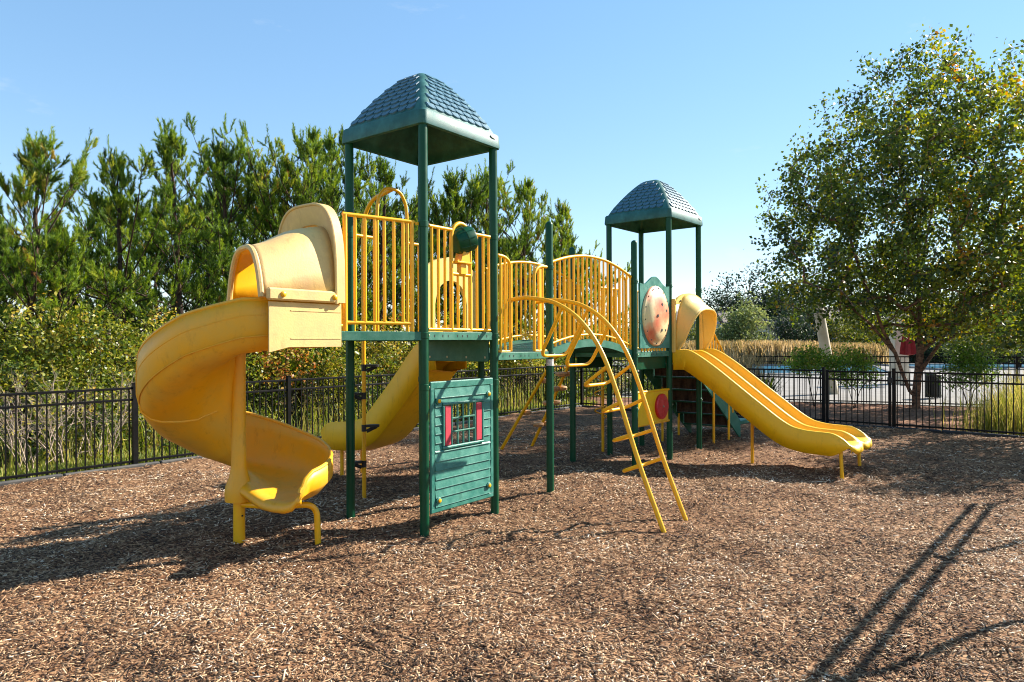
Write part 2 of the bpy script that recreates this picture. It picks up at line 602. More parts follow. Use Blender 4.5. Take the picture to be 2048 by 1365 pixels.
def leaf_arrays(pos, size, rng, updir=0.25, wide=0.62, droop=0.0):
    """one bent diamond leaf (4 verts) per position"""
    n = len(pos)
    d = unit(rng.normal(size=(n, 3)) + np.array([0, 0, -droop]))
    nr = unit(rng.normal(size=(n, 3)) + np.array([0, 0, updir * 3]))
    sd = unit(np.cross(nr, d))
    nr = np.cross(d, sd)
    L = size[:, None]
    base = pos
    tip = pos + d * L
    mid = pos + d * L * 0.48
    l = mid + sd * L * wide * 0.5 + nr * L * 0.10
    r = mid - sd * L * wide * 0.5 + nr * L * 0.10
    V = np.stack([base, l, tip, r], 1).reshape(-1, 3)
    Fc = np.arange(n * 4).reshape(n, 4)
    return V, Fc


def frusta(p0, p1, r0, r1, ns=5):
    """tapered ns-sided tubes for each edge"""
    n = len(p0)
    t = unit(p1 - p0)
    ref = np.where(np.abs(t[:, 2:3]) < 0.9, np.array([[0, 0, 1.0]]), np.array([[1.0, 0, 0]]))
    N = unit(ref - t * (ref * t).sum(1, keepdims=True))
    B = np.cross(t, N)
    a = np.arange(ns) * 2 * PI / ns
    ring = N[:, None] * np.cos(a)[None, :, None] + B[:, None] * np.sin(a)[None, :, None]
    V0 = p0[:, None] + ring * r0[:, None, None]
    V1 = p1[:, None] + ring * r1[:, None, None]
    V = np.concatenate([V0, V1], 1).reshape(-1, 3)
    base = (np.arange(n) * 2 * ns)[:, None, None]
    k = np.arange(ns)
    k2 = (k + 1) % ns
    F = np.stack([k, k2, k2 + ns, k + ns], 1)[None] + base
    return V, F.reshape(-1, 4)


def grow_tree(nodes, parents, attractors, rng, seg=0.35, jit=0.06, lift=0.25):
    """greedy growth: each attractor is joined to the nearest node by a bent twig. returns nodes, parents, tips"""
    P = [np.array(p, float) for p in nodes]
    par = list(parents)
    A = np.array(attractors)
    order = np.argsort(np.linalg.norm(A - P[0], axis=1))
    buf = np.zeros((60000, 3))
    buf[:len(P)] = P
    cnt = len(P)
    tips = []
    for ai in order:
        a = A[ai]
        pts = buf[:cnt]
        dv = a - pts
        dist = np.linalg.norm(dv, axis=1) + 0.8 * np.maximum(0, -dv[:, 2])
        j = int(np.argmin(dist))
        L = np.linalg.norm(a - pts[j])
        k = max(1, int(L / seg))
        s = pts[j].copy()
        prev = j
        for q in range(1, k + 1):
            t = q / k
            p = s + (a - s) * t
            p[2] += lift * L * 0.35 * math.sin(PI * t) * (1 if q < k else 0)
            if q < k:
                p = p + rng.normal(size=3) * jit * L * 0.5
            buf[cnt] = p
            par.append(prev)
            prev = cnt
            cnt += 1
        tips.append(prev)
    return buf[:cnt].copy(), np.array(par), np.array(tips)


def branch_mesh(name, P, par, r_tip, expo, ns=5, rmax=None, skip=0):
    n = len(P)
    cntd = np.zeros(n)
    has = np.zeros(n, bool)
    for i in range(1, n):
        if par[i] >= 0:
            has[par[i]] = True
    for i in range(n - 1, 0, -1):
        if not has[i]:
            cntd[i] += 1
        if par[i] >= 0:
            cntd[par[i]] += cntd[i]
    rad = r_tip * np.maximum(cntd, 1) ** expo
    if rmax:
        rad = np.minimum(rad, rmax)
    i = np.arange(1, n)
    i = i[par[i] >= 0]
    V, F = frusta(P[par[i]], P[i], np.minimum(rad[par[i]], rad[i] * 1.35), rad[i], ns)
    return np_mesh(name, V, F, 4, smooth=True)


# ------------------------------------------------------------------ layout constants (metres)
TH = 0.9228
DTH = -0.0417
LM = 1.0847            # deck module
BL = 2.084             # bridge length
A_W = Vector((-0.852, 6.688, 0.0))
cd, sd_ = math.cos(DTH), math.sin(DTH)
H_LOC = Vector((2 * LM + cd * (BL + LM) + sd_ * 0.5 * LM, 0.5 * LM + sd_ * (BL + LM) - cd * 0.5 * LM, 0))
U1 = np.array([math.cos(TH), math.sin(TH)])
V1 = np.array([-math.sin(TH), math.cos(TH)])
FA = np.array([-6.69, 9.05])            # left fence line
FD = np.array([0.6266, 0.7793])
RC = np.array([1.99, 19.84])            # rear fence corner
RD = np.array([0.7413, -0.6712])        # right fence direction, towards the right


def vnoise(x, y, cell, seed):
    """smooth value noise, 0..1"""
    x = np.asarray(x, float) / cell
    y = np.asarray(y, float) / cell
    xi, yi = np.floor(x), np.floor(y)
    fx, fy = x - xi, y - yi
    fx, fy = fx * fx * (3 - 2 * fx), fy * fy * (3 - 2 * fy)

    def hsh(i, j):
        v = np.sin(i * 127.1 + j * 311.7 + seed * 74.7) * 43758.5453
        return v - np.floor(v)
    return (hsh(xi, yi) * (1 - fx) + hsh(xi + 1, yi) * fx) * (1 - fy) + (hsh(xi, yi + 1) * (1 - fx) + hsh(xi + 1, yi + 1) * fx) * fy


def hfun(x, y):
    """gentle unevenness of the mulch"""
    x = np.asarray(x, float)
    y = np.asarray(y, float)
    h = 0.045 * (vnoise(x, y, 0.9, 3) - 0.5) + 0.035 * (vnoise(x, y, 0.35, 4) - 0.5)
    for (cx, cy, r, dpt) in ((-2.0, 5.2, 0.7, 0.05), (5.0, 9.0, 0.7, 0.05), (1.6, 6.7, 0.5, 0.03), (-2.4, 10.2, 0.6, 0.04)):
        h = h - dpt * np.exp(-((x - cx) ** 2 + (y - cy) ** 2) / r ** 2)
    h = h + 0.016 * np.sin(1.1 * x + 0.7 * y + 1) + 0.013 * np.sin(2.3 * y - 1.7 * x) + 0.010 * np.sin(3.7 * x + 2.9 * y + 2) + 0.008 * np.sin(6.1 * x - 5.3 * y)
    h = h + 0.008 * np.sin(11.3 * x + 7.9 * y + 1.3) * np.sin(9.1 * y - 6.7 * x)
    return h


# ------------------------------------------------------------------ ground
mb = MB()
mb.add([(-500, -60, -0.20), (500, -60, -0.20), (500, 900, -0.20), (-500, 900, -0.20)], [(0, 1, 2, 3)])
o = build(mb, 'ground', M['lawn'], smooth=False)
tag(o, kind='structure')

rows = []
nm, nn = 190, 150
for i in range(nm + 1):
    m_ = 24.0 * i / nm
    row = []
    for j in range(nn + 1):
        n_ = 19.0 * j / nn
        p = RC - FD * m_ + RD * n_
        row.append((p[0], p[1]))
    rows.append(row)
arr = np.array(rows)
hz = hfun(arr[..., 0], arr[..., 1])
mb = MB()
mb.grid([[(arr[i, j, 0], arr[i, j, 1], hz[i, j]) for j in range(nn + 1)] for i in range(nm + 1)])
o = build(mb, 'mulch_ground', M['mulch'])
fixnormals(o)
tag(o, kind='structure')


def poly_sheet(name, pts, z, mat):
    mb = MB()
    mb.add([(x, y, z) for x, y in pts], [tuple(range(len(pts)))])
    o = build(mb, name, mat, smooth=False)
    fixnormals(o)
    tag(o, kind='structure')
    return o


def off(p, d, n):
    return (p[0] + d[0] * n, p[1] + d[1] * n)


LN = np.array([-FD[1], FD[0]])          # outward from the left fence (towards the woods)
a0 = FA - FD * 16
a1 = RC + FD * 22
poly_sheet('forest_floor', [off(a0, LN, 1.0), off(a0, LN, 26), off(a1, LN, 26), off(a1, LN, 1.0)], -0.075, M['forest_floor'])
poly_sheet('lawn_strip', [off(a0, LN, 0.0), off(a0, LN, 1.6), off(a1, LN, 1.6), off(a1, LN, 0.0)], -0.055, M['lawn'])
RN = np.array([-RD[1], RD[0]])          # outward from the right fence
F2A = np.array([2.85, 23.8])            # pool fence line
F2D = np.array([2.3, -1.0]) / math.hypot(2.3, 1.0)
F2N = np.array([-F2D[1], F2D[0]])
c0 = RC + RN * 0.5
poly_sheet('mulch_bed', [off(RC, RN, 0.35), off(RC + RD * 20, RN, 0.35), (22, 15.2), off(F2A, F2D, 16), off(F2A, F2D, -0.5)], -0.05, M['bed_mulch'])
poly_sheet('pool_deck', [off(F2A + F2N * 0.25, F2D, 0.5), off(F2A + F2N * 0.25, F2D, 30), (70, 30), (70, 75), (8, 75), (8, 40)], -0.045, M['concrete'])


def pool(pts, name):
    poly_sheet(name, pts, -0.025, M['water'])
    mb = MB()
    n = len(pts)
    mb.tube([(x, y, -0.03) for x, y in pts] + [(pts[0][0], pts[0][1], -0.03)], 0.12, 6)
    o = build(mb, 'pool_coping', M['concrete'])
    tag(o, kind='structure')


pool([(13.2, 38.2), (20.8, 37.4), (27, 52), (17, 53)], 'pool_water')
pool([(27, 44), (44, 42), (46, 52), (28, 54)], 'pool_water')


# ------------------------------------------------------------------ play structure
ps = empty('play_structure', A_W, TH)
tag(ps, 'green and yellow playground structure with two roofed towers, slides and arched bridge', 'playground')

D1, D2, D3 = 1.94, 1.72, 1.69          # deck heights


def post(s, t, top, fr=1, capped=True):
    r = 0.0455
    prof = [(r, -0.12), (r, top - (0.045 if capped else 0))]
    if capped:
        for k in range(1, 6):
            a = k / 5 * PI / 2 * 0.97
            prof.append((r * math.cos(a), top - 0.045 + 0.045 * math.sin(a)))
    mb = MB().lathe(prof, 0, 0, 20)
    o = build(mb, 'post', M['green_post'], ps, angle=50)
    if fr == 2:
        l = H_LOC + Matrix.Rotation(DTH, 3, 'Z') @ Vector((s, t, 0))
        o.location = l
    else:
        o.location = (s, t, 0)
    return o


def post_clamps(o, zs):
    for z in zs:
        c_ = build(MB().lathe([(0.0465, z - 0.032), (0.0505, z - 0.028), (0.0505, z + 0.028), (0.0465, z + 0.032)], 0, 0, 20, False), 'clamp', M['green_post'], o, angle=30)
        build(MB().box(-0.013, 0.013, -0.058, -0.049, z - 0.012, z + 0.012, 0.004), 'clamp_bolt', M['steel'], c_, False).rotation_euler = (0, 0, 0.7)


R1Z, R2Z = 3.93, 3.77
for s, t, top, c in [(0, 0, R1Z + 0.05, 0), (0, LM, R1Z + 0.05, 0), (LM, 0, R1Z + 0.05, 0), (LM, LM, R1Z + 0.05, 0), (2 * LM, 0, 3.30, 1), (2 * LM, LM, 3.30, 1)]:
    p = post(s, t, top, 1, bool(c))
    post_clamps(p, [2.975, 1.90, 1.40] if s < 2 else [2.74, 1.68])
    if s > 2 and t == 0:
        build(MB().tube([(0, 0, 1.545), (0, 0, 1.625)], 0.0465, 20, False), 'sticker', M['sticker'], p)
for s, t, top, c in [(-LM, 0, 3.30, 1), (-LM, LM, 3.30, 1), (0, 0, R2Z + 0.05, 0), (0, LM, R2Z + 0.05, 0), (LM, 0, R2Z + 0.05, 0), (LM, LM, R2Z + 0.05, 0)]:
    p = post(s, t, top, 2, bool(c))
    post_clamps(p, [2.70, 1.64, 0.85])


def deck(name, outline, z, fr=1, rim=0.085, holes=()):
    mb = MB().prism([(x, y) for x, y in outline], 'z', z - 0.03, z)
    o = build(mb, name, M['deck'], ps, smooth=False, fr=fr)
    # rim channels, one mesh per side
    n = len(outline)
    cx = sum(p[0] for p in outline) / n
    cy = sum(p[1] for p in outline) / n
    for k in range(n):
        p = np.array(outline[k])
        q = np.array(outline[(k + 1) % n])
        d = (q - p) / np.linalg.norm(q - p)
        nn_ = np.array([d[1], -d[0]])
        if np.dot(nn_, (p + q) / 2 - np.array([cx, cy])) < 0:
            nn_ = -nn_
        L = np.linalg.norm(q - p)
        a_ = 0.05 if L > 0.9 else 0.0
        mbr = MB().box(a_, L - a_, 0.003, 0.022, -rim, -0.002, 0.004)
        me = mbr.mesh('deck_rim', False)
        ro = link('deck_rim', me, M['green_rim'], o)
        ang = math.atan2(d[1], d[0])
        flip = (nn_[0] * -d[1] + nn_[1] * d[0]) < 0
        if flip:
            ro.location = (q[0], q[1], z)
            ro.rotation_euler = (0, 0, ang + PI)
        else:
            ro.location = (p[0], p[1], z)
            ro.rotation_euler = (0, 0, ang)
        if k in holes:
            for h in (0.10, 0.24, 0.42, 0.5, 0.58, 0.72, 0.80, 0.92):
                hb = MB().box(a_ + h * (L - 2 * a_) - 0.006, a_ + h * (L - 2 * a_) + 0.006, 0.018, 0.0232, -0.055, -0.030)
                ho = link('rim_slot', hb.mesh('rim_slot', False), M['dark_hole'], o)
                ho.location = ro.location
                ho.rotation_euler = ro.rotation_euler
    return o


IN = 0.02
deck('deck', [(0, 0), (LM, 0), (LM, LM), (0, LM)], D1, 1, holes=(0,))
deck('deck', [(-0.003, 0.0), (-0.003, LM), (-0.85, 0.85), (-0.85, 0.23)], D1 - 0.002, 1)
deck('deck', [(LM + .003, 0), (2 * LM, 0), (2 * LM, LM), (LM + .003, LM)], D2, 1, holes=(0,))
deck('deck', [(-LM, 0), (0, 0), (0, LM), (-LM, LM)], D3, 2, holes=(0,))
deck('deck', [(0.003, 0), (LM, 0), (LM, LM), (0.003, LM)], D3, 2, holes=(0,))
# riser board between the first and second deck, with bolts and a moulded strip
rb = build(MB().box(LM - 0.03, LM - 0.004, 0.06, LM - 0.06, 1.62, D1 - 0.035, 0.006), 'riser_board', M['green_rim'], ps, False)
for q in (0.1, 0.37, 0.66, 0.93):
    build(MB().box(LM - 0.036, LM - 0.03, q - 0.012, q + 0.012, 1.655, 1.68, 0.003), 'bolt', M['steel'], rb, False)
# joists under each deck
for fr, s0, z in ((1, 0.0, D1 - 0.033), (1, LM, D2 - 0.033), (2, -LM, D3 - 0.033), (2, 0.0, D3 - 0.033)):
    for k in (0.27, 0.5, 0.73):
        build(MB().box(s0 + k * LM - 0.02, s0 + k * LM + 0.02, 0.03, LM - 0.03, z - 0.06, z), 'joist', M['green_post'], ps, False, fr=fr)
# back aprons under the second tower
for tt in (0.03, LM - 0.05):
    ab = build(MB().box(-LM + 0.06, -0.06, tt, tt + 0.02, D3 - 0.27, D3 - 0.09, 0.004), 'apron_board', M['green_post'], ps, False, fr=2)

# ---- railings
BAL = {}


def baluster(parent, x, y, z0, z1, r=0.0145, mat='yellow_metal'):
    key = (round(r, 4), mat)
    if key not in BAL:
        BAL[key] = MB().tube([(0, 0, 0), (0, 0, 1)], r, 8, False).mesh('baluster')
    o = link('baluster', BAL[key], M[mat], parent)
    o.location = (x, y, z0)
    o.scale = (1, 1, z1 - z0)
    return o


def railing(top, bot, n, fr=1, r=0.019, br=0.0145, name='railing', ends=True, skip=(), rodb=None):
    """top and bottom polylines (lists of xyz); n balusters spaced along them"""
    o = build(MB().tube(top, r, 10), name, M['yellow_metal'], ps, fr=fr)
    if bot is not None:
        build(MB().tube(bot, r * 0.9, 10), 'bottom_rail', M['yellow_metal'], o)
    T = np.array([tuple(p) for p in top])
    Bt = np.array([tuple(p) for p in (bot if bot is not None else [(p[0], p[1], rodb) for p in top])])

    def along(P, q):
        d = np.r_[0, np.cumsum(np.linalg.norm(np.diff(P, axis=0), axis=1))]
        return np.array([np.interp(q * d[-1], d, P[:, k]) for k in range(3)])
    for k in range(n):
        q = (k + 0.5) / n if not ends else k / max(1, n - 1)
        if k in skip:
            continue
        a = along(T, q)
        c = along(Bt, q)
        ob = baluster(o, c[0], c[1], c[2], a[2], br)
    return o


def tabs(o, pts):
    """flat clamp tabs where a rail meets a post"""
    for p in pts:
        build(MB().box(p[0] - 0.028, p[0] + 0.028, p[1] - 0.006, p[1] + 0.006, p[2] - 0.016, p[2] + 0.016, 0.004), 'clamp_tab', M['yellow_metal'], o, False)


# side rails of the slide landing (A side seen, B side behind)
for sgn in (0, 1):
    fy = (lambda t: t) if sgn == 0 else (lambda t: LM - t)
    x0, t0, x1, t1 = -0.10, 0.027, -0.80, 0.216
    o = railing([(x0, fy(t0), 2.985), (x1, fy(t1), 2.985)], [(x0 - 0.02, fy(t0 + .005), 2.015), (x1 + 0.02, fy(t1 - .005), 2.015)], 8, br=0.0155)
    for q in (0.03, 0.97):
        px, py = x0 + (x1 - x0) * q, t0 + (t1 - t0) * q
        build(MB().tube([(px, fy(py), D1 - 0.0), (px, fy(py), 2.985)], 0.021, 10), 'rail_post', M['yellow_metal'], o)
    tabs(o, [(-0.062, fy(0.017), 2.975)])

# front rail of the first tower with an arched notch for the drum scope
o = railing([(0.075, 0, 2.972), (0.40, 0, 2.972)], [(0.06, 0, 1.963), (1.02, 0, 1.963)], 0)
build(MB().tube([(0.685, 0, 2.972), (1.02, 0, 2.972)], 0.019, 10), 'rail_segment', M['yellow_metal'], o)
build(MB().tube([(0.40, 0, 2.53), (0.69, 0, 2.53)], 0.019, 10), 'rail_segment', M['yellow_metal'], o)
arch = [(0.40, 0.0, 1.965), (0.40, 0, 2.86)] + [(0.545 - 0.145 * math.cos(a), 0, 2.90 + 0.155 * math.sin(a)) for a in np.linspace(0.1, PI - 0.1, 12)] + [(0.69, 0, 2.86), (0.69, 0, 1.965)]
build(MB().tube(arch, 0.021, 10), 'arch_tube', M['yellow_metal'], o)
for s in (0.115, 0.21, 0.305, 0.80, 0.905, 1.0):
    baluster(o, s, 0, 1.963, 2.972)
for s in (0.50, 0.595):
    baluster(o, s, 0, 1.963, 2.53)
tabs(o, [(0.06, 0, 2.972), (1.035, 0, 2.972)])
# drum scope on its bracket
axis = Vector((0.80, -0.35, 0.30)).normalized()
c = Vector((0.575, -0.01, 2.885))
mb = MB()
prof = [(-0.095, 0.070), (-0.092, 0.092), (-0.075, 0.102), (-0.03, 0.108), (0.0, 0.109), (0.003, 0.114), (0.010, 0.114), (0.013, 0.109), (0.075, 0.106), (0.092, 0.100), (0.095, 0.088), (0.090, 0.060)]
prof = [(d * 1.15, r * 1.2) for d, r in prof]
mb.tube([c + axis * d for d, _ in prof], [r for _, r in prof], 24)
dr = build(mb, 'drum_scope', M['green_post'], ps, angle=30)
tag(dr, 'dark green plastic drum scope tilted on a yellow bracket')
for k in range(10):
    a = 2 * PI * k / 10
    sidev = axis.cross(Vector((0, 0, 1))).normalized()
    upv = sidev.cross(axis)
    rr = (sidev * math.cos(a) + upv * math.sin(a)) * 0.133
    build(MB().tube([c + axis * -0.085 + rr * 0.90, c + axis * -0.03 + rr * 0.98, c + axis * 0.08 + rr * 0.95], 0.006, 6), 'rib', M['green_post'], dr)
mb = MB()
mb.prism([(0.49, 2.66), (0.63, 2.66), (0.615, 2.80), (0.58, 2.84), (0.545, 2.80)], 'y', -0.055, -0.047)
mb.prism([(0.49, 2.66), (0.63, 2.66), (0.615, 2.80), (0.58, 2.84), (0.545, 2.80)], 'y', 0.040, 0.048)
mb.box(0.43, 0.66, -0.06, 0.055, 2.64, 2.66, 0.004)
mb.box(0.515, 0.60, -0.03, 0.03, 2.53, 2.64, 0.004)
build(mb, 'bracket', M['yellow_metal'], dr, False)

# back side of the first tower: climber arch, short rails
o = railing([(0.06, LM, 2.985), (0.34, LM, 2.985)], None, 3, rodb=D1)
o = railing([(0.84, LM, 2.985), (1.03, LM, 2.985)], None, 3, rodb=D1)
mb = MB()
mb.tube(fillet([(0.385, LM, D1), (0.385, LM, 3.25), (0.40, LM, 3.44), (0.50, LM, 3.56), (0.615, LM, 3.575), (0.73, LM, 3.56), (0.825, LM, 3.44), (0.845, LM, 3.25), (0.845, LM, D1)], 0.08, 4), 0.019, 10)
ac = build(mb, 'climber_arch', M['yellow_metal'], ps)
mb = MB().tube(fillet([(0.615, LM + 0.01, 3.565), (0.62, LM + 0.36, 3.50), (0.63, 1.60, 3.28), (0.63, 1.60, -0.1)], 0.22, 7), 0.024, 12)
pc = build(mb, 'climbing_pole', M['yellow_metal'], ps)
tag(pc, 'yellow climbing pole with black foot pods behind the first tower')
for i, (z, a) in enumerate([(0.42, 2.6), (0.84, -0.65), (1.22, 2.6), (1.55, -0.65)]):
    ca, sa = math.cos(a), math.sin(a)
    mb = MB()
    outl = []
    for k in range(12):
        an = 2 * PI * k / 12
        lx = 0.09 + 0.09 * math.cos(an)
        ly = (0.045 + 0.015 * math.cos(an)) * math.sin(an)
        outl.append((0.63 + ca * lx - sa * ly, 1.60 + sa * lx + ca * ly))
    mb.prism(outl, 'z', z, z + 0.028)
    mb.tube([(0.63 + ca * 0.03, 1.6 + sa * 0.03, z - 0.05), (0.63 + ca * 0.15, 1.6 + sa * 0.15, z + 0.005)], 0.022, 8)
    mb.tube([(0.63, 1.6, z - 0.05), (0.63, 1.6, z + 0.03)], 0.029, 12)
    build(mb, 'foot_pod', M['black_plastic'], pc)

# ---- roofs


def rsq(w, z, rc, n=4):
    pts = []
    for cx, cy, a0_ in ((1, 1, 0), (-1, 1, PI / 2), (-1, -1, PI), (1, -1, 1.5 * PI)):
        for k in range(n + 1):
            a = a0_ + PI / 2 * k / n
            pts.append((cx * (w - rc) + rc * math.cos(a), cy * (w - rc) + rc * math.sin(a), z))
    return pts


def make_roof(fr, cx, cy, z0, W=0.612, rim=0.160, rise=0.565, label=''):
    rings = []
    Q = np.linspace(0, 1, 9)
    wq = lambda q: (W - 0.035) * (1 - q ** 1.12) + 0.155 * q ** 1.12
    hq = lambda q: rise * (1 - (1 - q) ** 1.15)
    for q in Q[::-1]:
        rings.append(rsq(max(0.03, wq(q) - 0.03), rim + hq(q) - 0.035, 0.05))
    rings.append(rsq(W - 0.045, rim * 0.5, 0.06))
    rings.append(rsq(W - 0.05, 0.006, 0.06))
    rings.append(rsq(W - 0.02, 0.0, 0.06))
    rings.append(rsq(W - 0.004, 0.008, 0.06))
    rings.append(rsq(W + 0.0, 0.03, 0.06))
    rings.append(rsq(W - 0.008, rim - 0.02, 0.06))
    rings.append(rsq(W - 0.02, rim - 0.004, 0.06))
    for q in Q:
        rings.append(rsq(wq(q), rim + hq(q), 0.06 + 0.02 * (1 - q) if wq(q) > 0.15 else 0.05))
    rings.append(rsq(0.115, rim + rise + 0.020, 0.05))
    rings.append(rsq(0.05, rim + rise + 0.026, 0.03))
    mb = MB().grid(rings, True)
    n = len(rings[0])
    mb.f.append(tuple(range(len(mb.v) - n, len(mb.v))))
    mb.f.append(tuple(range(n)))
    o = build(mb, 'roof', M['roof'], ps, angle=35)
    base = Vector((cx, cy, z0))
    if fr == 2:
        o.location = H_LOC + Matrix.Rotation(DTH, 3, 'Z') @ base
        o.rotation_euler = (0, 0, DTH)
    else:
        o.location = base
    tag(o, label)
    # shingles: scalloped raised tiles, one object each
    nr = 9
    tilew = 0.118
    me = None
    for side in range(4):
        for i in range(nr):
            q0 = 0.035 + 0.90 * i / nr
            q1 = 0.035 + 0.90 * (i + 1) / nr
            zc0, zc1 = hq(q0), hq(q1)
            y0_, y1_ = wq(q0), wq(q1)
            sl = math.hypot(y0_ - y1_, zc1 - zc0)
            ang = math.atan2(zc1 - zc0, y0_ - y1_)
            half = (wq((q0 + q1) / 2) - 0.075)
            nt_ = max(1, int(round(2 * half / tilew)))
            if half < 0.04:
                continue
            for k in range(nt_):
                x = -half + (k + 0.5) * 2 * half / nt_ + (0.018 if i % 2 else -0.018)
                if me is None:
                    hw, ln = 0.056, 0.082
                    pts = [(-hw, ln), (hw, ln), (hw, 0.018), (hw * 0.66, 0.004), (0, -0.004), (-hw * 0.66, 0.004), (-hw, 0.018)]
                    t_ = MB()
                    top = [(p[0] * 0.94, p[1], 0.015 if j > 1 else 0.004) for j, p in enumerate(pts)]
                    low = [(p[0], p[1] - (0.006 if j > 1 else 0), -0.004) for j, p in enumerate(pts)]
                    nn2 = len(pts)
                    t_.add(top + low, [tuple(range(nn2))[::-1]] + [(j, (j + 1) % nn2, nn2 + (j + 1) % nn2, nn2 + j) for j in range(nn2)])
                    me = t_.mesh('shingle', True, 35)
                so = link('shingle', me, M['roof_tile'], o)
                mloc = Matrix.Rotation(side * PI / 2, 4, 'Z') @ Matrix.Translation((x, -y0_, rim + zc0)) @ Matrix.Rotation(ang, 4, 'X') @ Matrix.Scale(sl / 0.082 * 0.98, 4, (0, 1, 0)) @ Matrix.Scale(2 * half / nt_ / 0.128 * 1.04, 4, (1, 0, 0))
                so.matrix_local = mloc
    # oval maker's badge on the rim, blank
    pts = [(0.05 * math.cos(a) * (1 if abs(math.cos(a)) < 0.8 else 1.05), 0.02 * math.sin(a)) for a in np.linspace(0, 2 * PI, 20, endpoint=False)]
    b_ = MB().prism(pts, 'y', -0.006, 0.002)
    bo = link('badge', b_.mesh('badge'), M['sticker'], o)
    bo.location = (W - 0.14, -W + 0.002, 0.115)
    return o


make_roof(1, LM / 2, LM / 2, R1Z, label='larger-looking green shingled plastic roof over the near tower')
make_roof(2, LM / 2, LM / 2, R2Z, label='green shingled plastic roof over the far tower')

# ---- house panel under the first tower
S0, S1, Z0, Z1 = 0.055, 1.03, 0.165, 1.45
yf = -0.035
mb = MB()
mb.box(S0, S1, yf, yf + 0.03, Z1 - 0.075, Z1, 0.01)
mb.box(S0, S1, yf, yf + 0.03, Z0, Z0 + 0.055, 0.01)
mb.box(S0, S0 + 0.06, yf - 0.002, yf + 0.028, Z0 + 0.04, Z1 - 0.06, 0.01)
mb.box(S1 - 0.06, S1, yf - 0.002, yf + 0.028, Z0 + 0.04, Z1 - 0.06, 0.01)
hp = build(mb, 'house_panel', M['green_plastic'], ps, False)
tag(hp, 'green clapboard play panel with a window and red shutters')
WS0, WS1, WZ0, WZ1 = 0.215, 0.85, 0.775, 1.235
npl = 13
ph = (Z1 - 0.075 - Z0 - 0.055) / npl
for i in range(npl):
    za = Z0 + 0.055 + i * ph
    zb = za + ph
    spans = [(S0 + 0.062, S1 - 0.062)]
    if za < WZ1 and zb > WZ0:
        spans = [(S0 + 0.062, WS0 - 0.001), (WS1 + 0.001, S1 - 0.062)]
        if za < WZ0 - 0.001:
            spans = [(S0 + 0.062, S1 - 0.062)]
            zb2 = min(zb, WZ0 - 0.001)
        elif zb > WZ1:
            spans = spans
    for (a_, b_) in spans:
        z_lo, z_hi = za + 0.001, zb - 0.001
        if len(spans) == 1 and za < WZ0 < zb:
            z_hi = WZ0 - 0.001
        t_ = MB()
        t_.prism([(yf + 0.006 - 0.014, z_lo), (yf + 0.006 - 0.012, z_lo + 0.006), (yf + 0.006, z_hi), (yf + 0.022, z_hi), (yf + 0.022, z_lo)], 'x', a_, b_)
        build(t_, 'clapboard', M['green_plastic'], hp, False)
    if za < WZ0 < zb:
        for (a_, b_) in ((S0 + 0.062, WS0 - 0.001), (WS1 + 0.001, S1 - 0.062)):
            t_ = MB().prism([(yf + 0.0, WZ0), (yf + 0.006, zb - 0.001), (yf + 0.022, zb - 0.001), (yf + 0.022, WZ0)], 'x', a_, b_)
            build(t_, 'clapboard', M['green_plastic'], hp, False)
    if zb > WZ1 > za:
        t_ = MB().prism([(yf + 0.002, WZ1 + 0.001), (yf + 0.006, zb - 0.001), (yf + 0.022, zb - 0.001), (yf + 0.022, WZ1 + 0.001)], 'x', WS0, WS1)
        build(t_, 'clapboard', M['green_plastic'], hp, False)
mb = MB()
fw = 0.028
mb.box(WS0, WS1, yf - 0.02, yf + 0.024, WZ1 - fw, WZ1, 0.008)
mb.box(WS0, WS1, yf - 0.02, yf + 0.024, WZ0, WZ0 + fw, 0.008)
mb.box(WS0, WS0 + fw, yf - 0.018, yf + 0.022, WZ0 + fw, WZ1 - fw, 0.006)
mb.box(WS1 - fw, WS1, yf - 0.018, yf + 0.022, WZ0 + fw, WZ1 - fw, 0.006)
mb.box(WS0 + 0.125, WS0 + 0.145, yf - 0.014, yf + 0.022, WZ0 + fw, WZ1 - fw, 0.006)
mb.box(WS1 - 0.145, WS1 - 0.125, yf - 0.014, yf + 0.022, WZ0 + fw, WZ1 - fw, 0.006)
wf = build(mb, 'window_frame', M['green_plastic'], hp, False)
for a_ in (WS0 + fw + 0.003, WS1 - 0.125 + 0.003):
    build(MB().box(a_, a_ + 0.091, yf - 0.015, yf + 0.015, WZ0 + fw + 0.004, WZ1 - fw - 0.004, 0.008), 'shutter', M['shutter'], hp, False)
g0, g1 = WS0 + 0.145, WS1 - 0.145
for k in (1, 2, 3):
    x = g0 + (g1 - g0) * k / 4
    build(MB().box(x - 0.008, x + 0.008, yf - 0.008, yf + 0.012, WZ0 + fw, WZ1 - fw, 0.003), 'muntin', M['green_plastic'], hp, False)
for k in (1, 2):
    z = WZ0 + fw + (WZ1 - WZ0 - 2 * fw) * k / 3
    build(MB().box(g0, g1, yf - 0.011, yf + 0.015, z - 0.008, z + 0.008, 0.003), 'muntin', M['green_rim'], hp, False)
for (a_, z) in ((S0 + 0.10, Z1 - 0.19), (S1 - 0.10, Z1 - 0.17), (S0 + 0.10, Z0 + 0.12), (S1 - 0.10, Z0 + 0.14)):
    t_ = MB()
    t_.tube([(a_, yf - 0.004, z), (a_, yf - 0.016, z), (a_, yf - 0.02, z)], [0.034, 0.034, 0.028], 16)
    bs = build(t_, 'bolt_boss', M['green_plastic'], hp)
    build(MB().tube([(a_, yf - 0.018, z), (a_, yf - 0.028, z), (a_, yf - 0.032, z)], [0.02, 0.02, 0.012], 12), 'bolt_cap', M['yellow_metal'], bs)

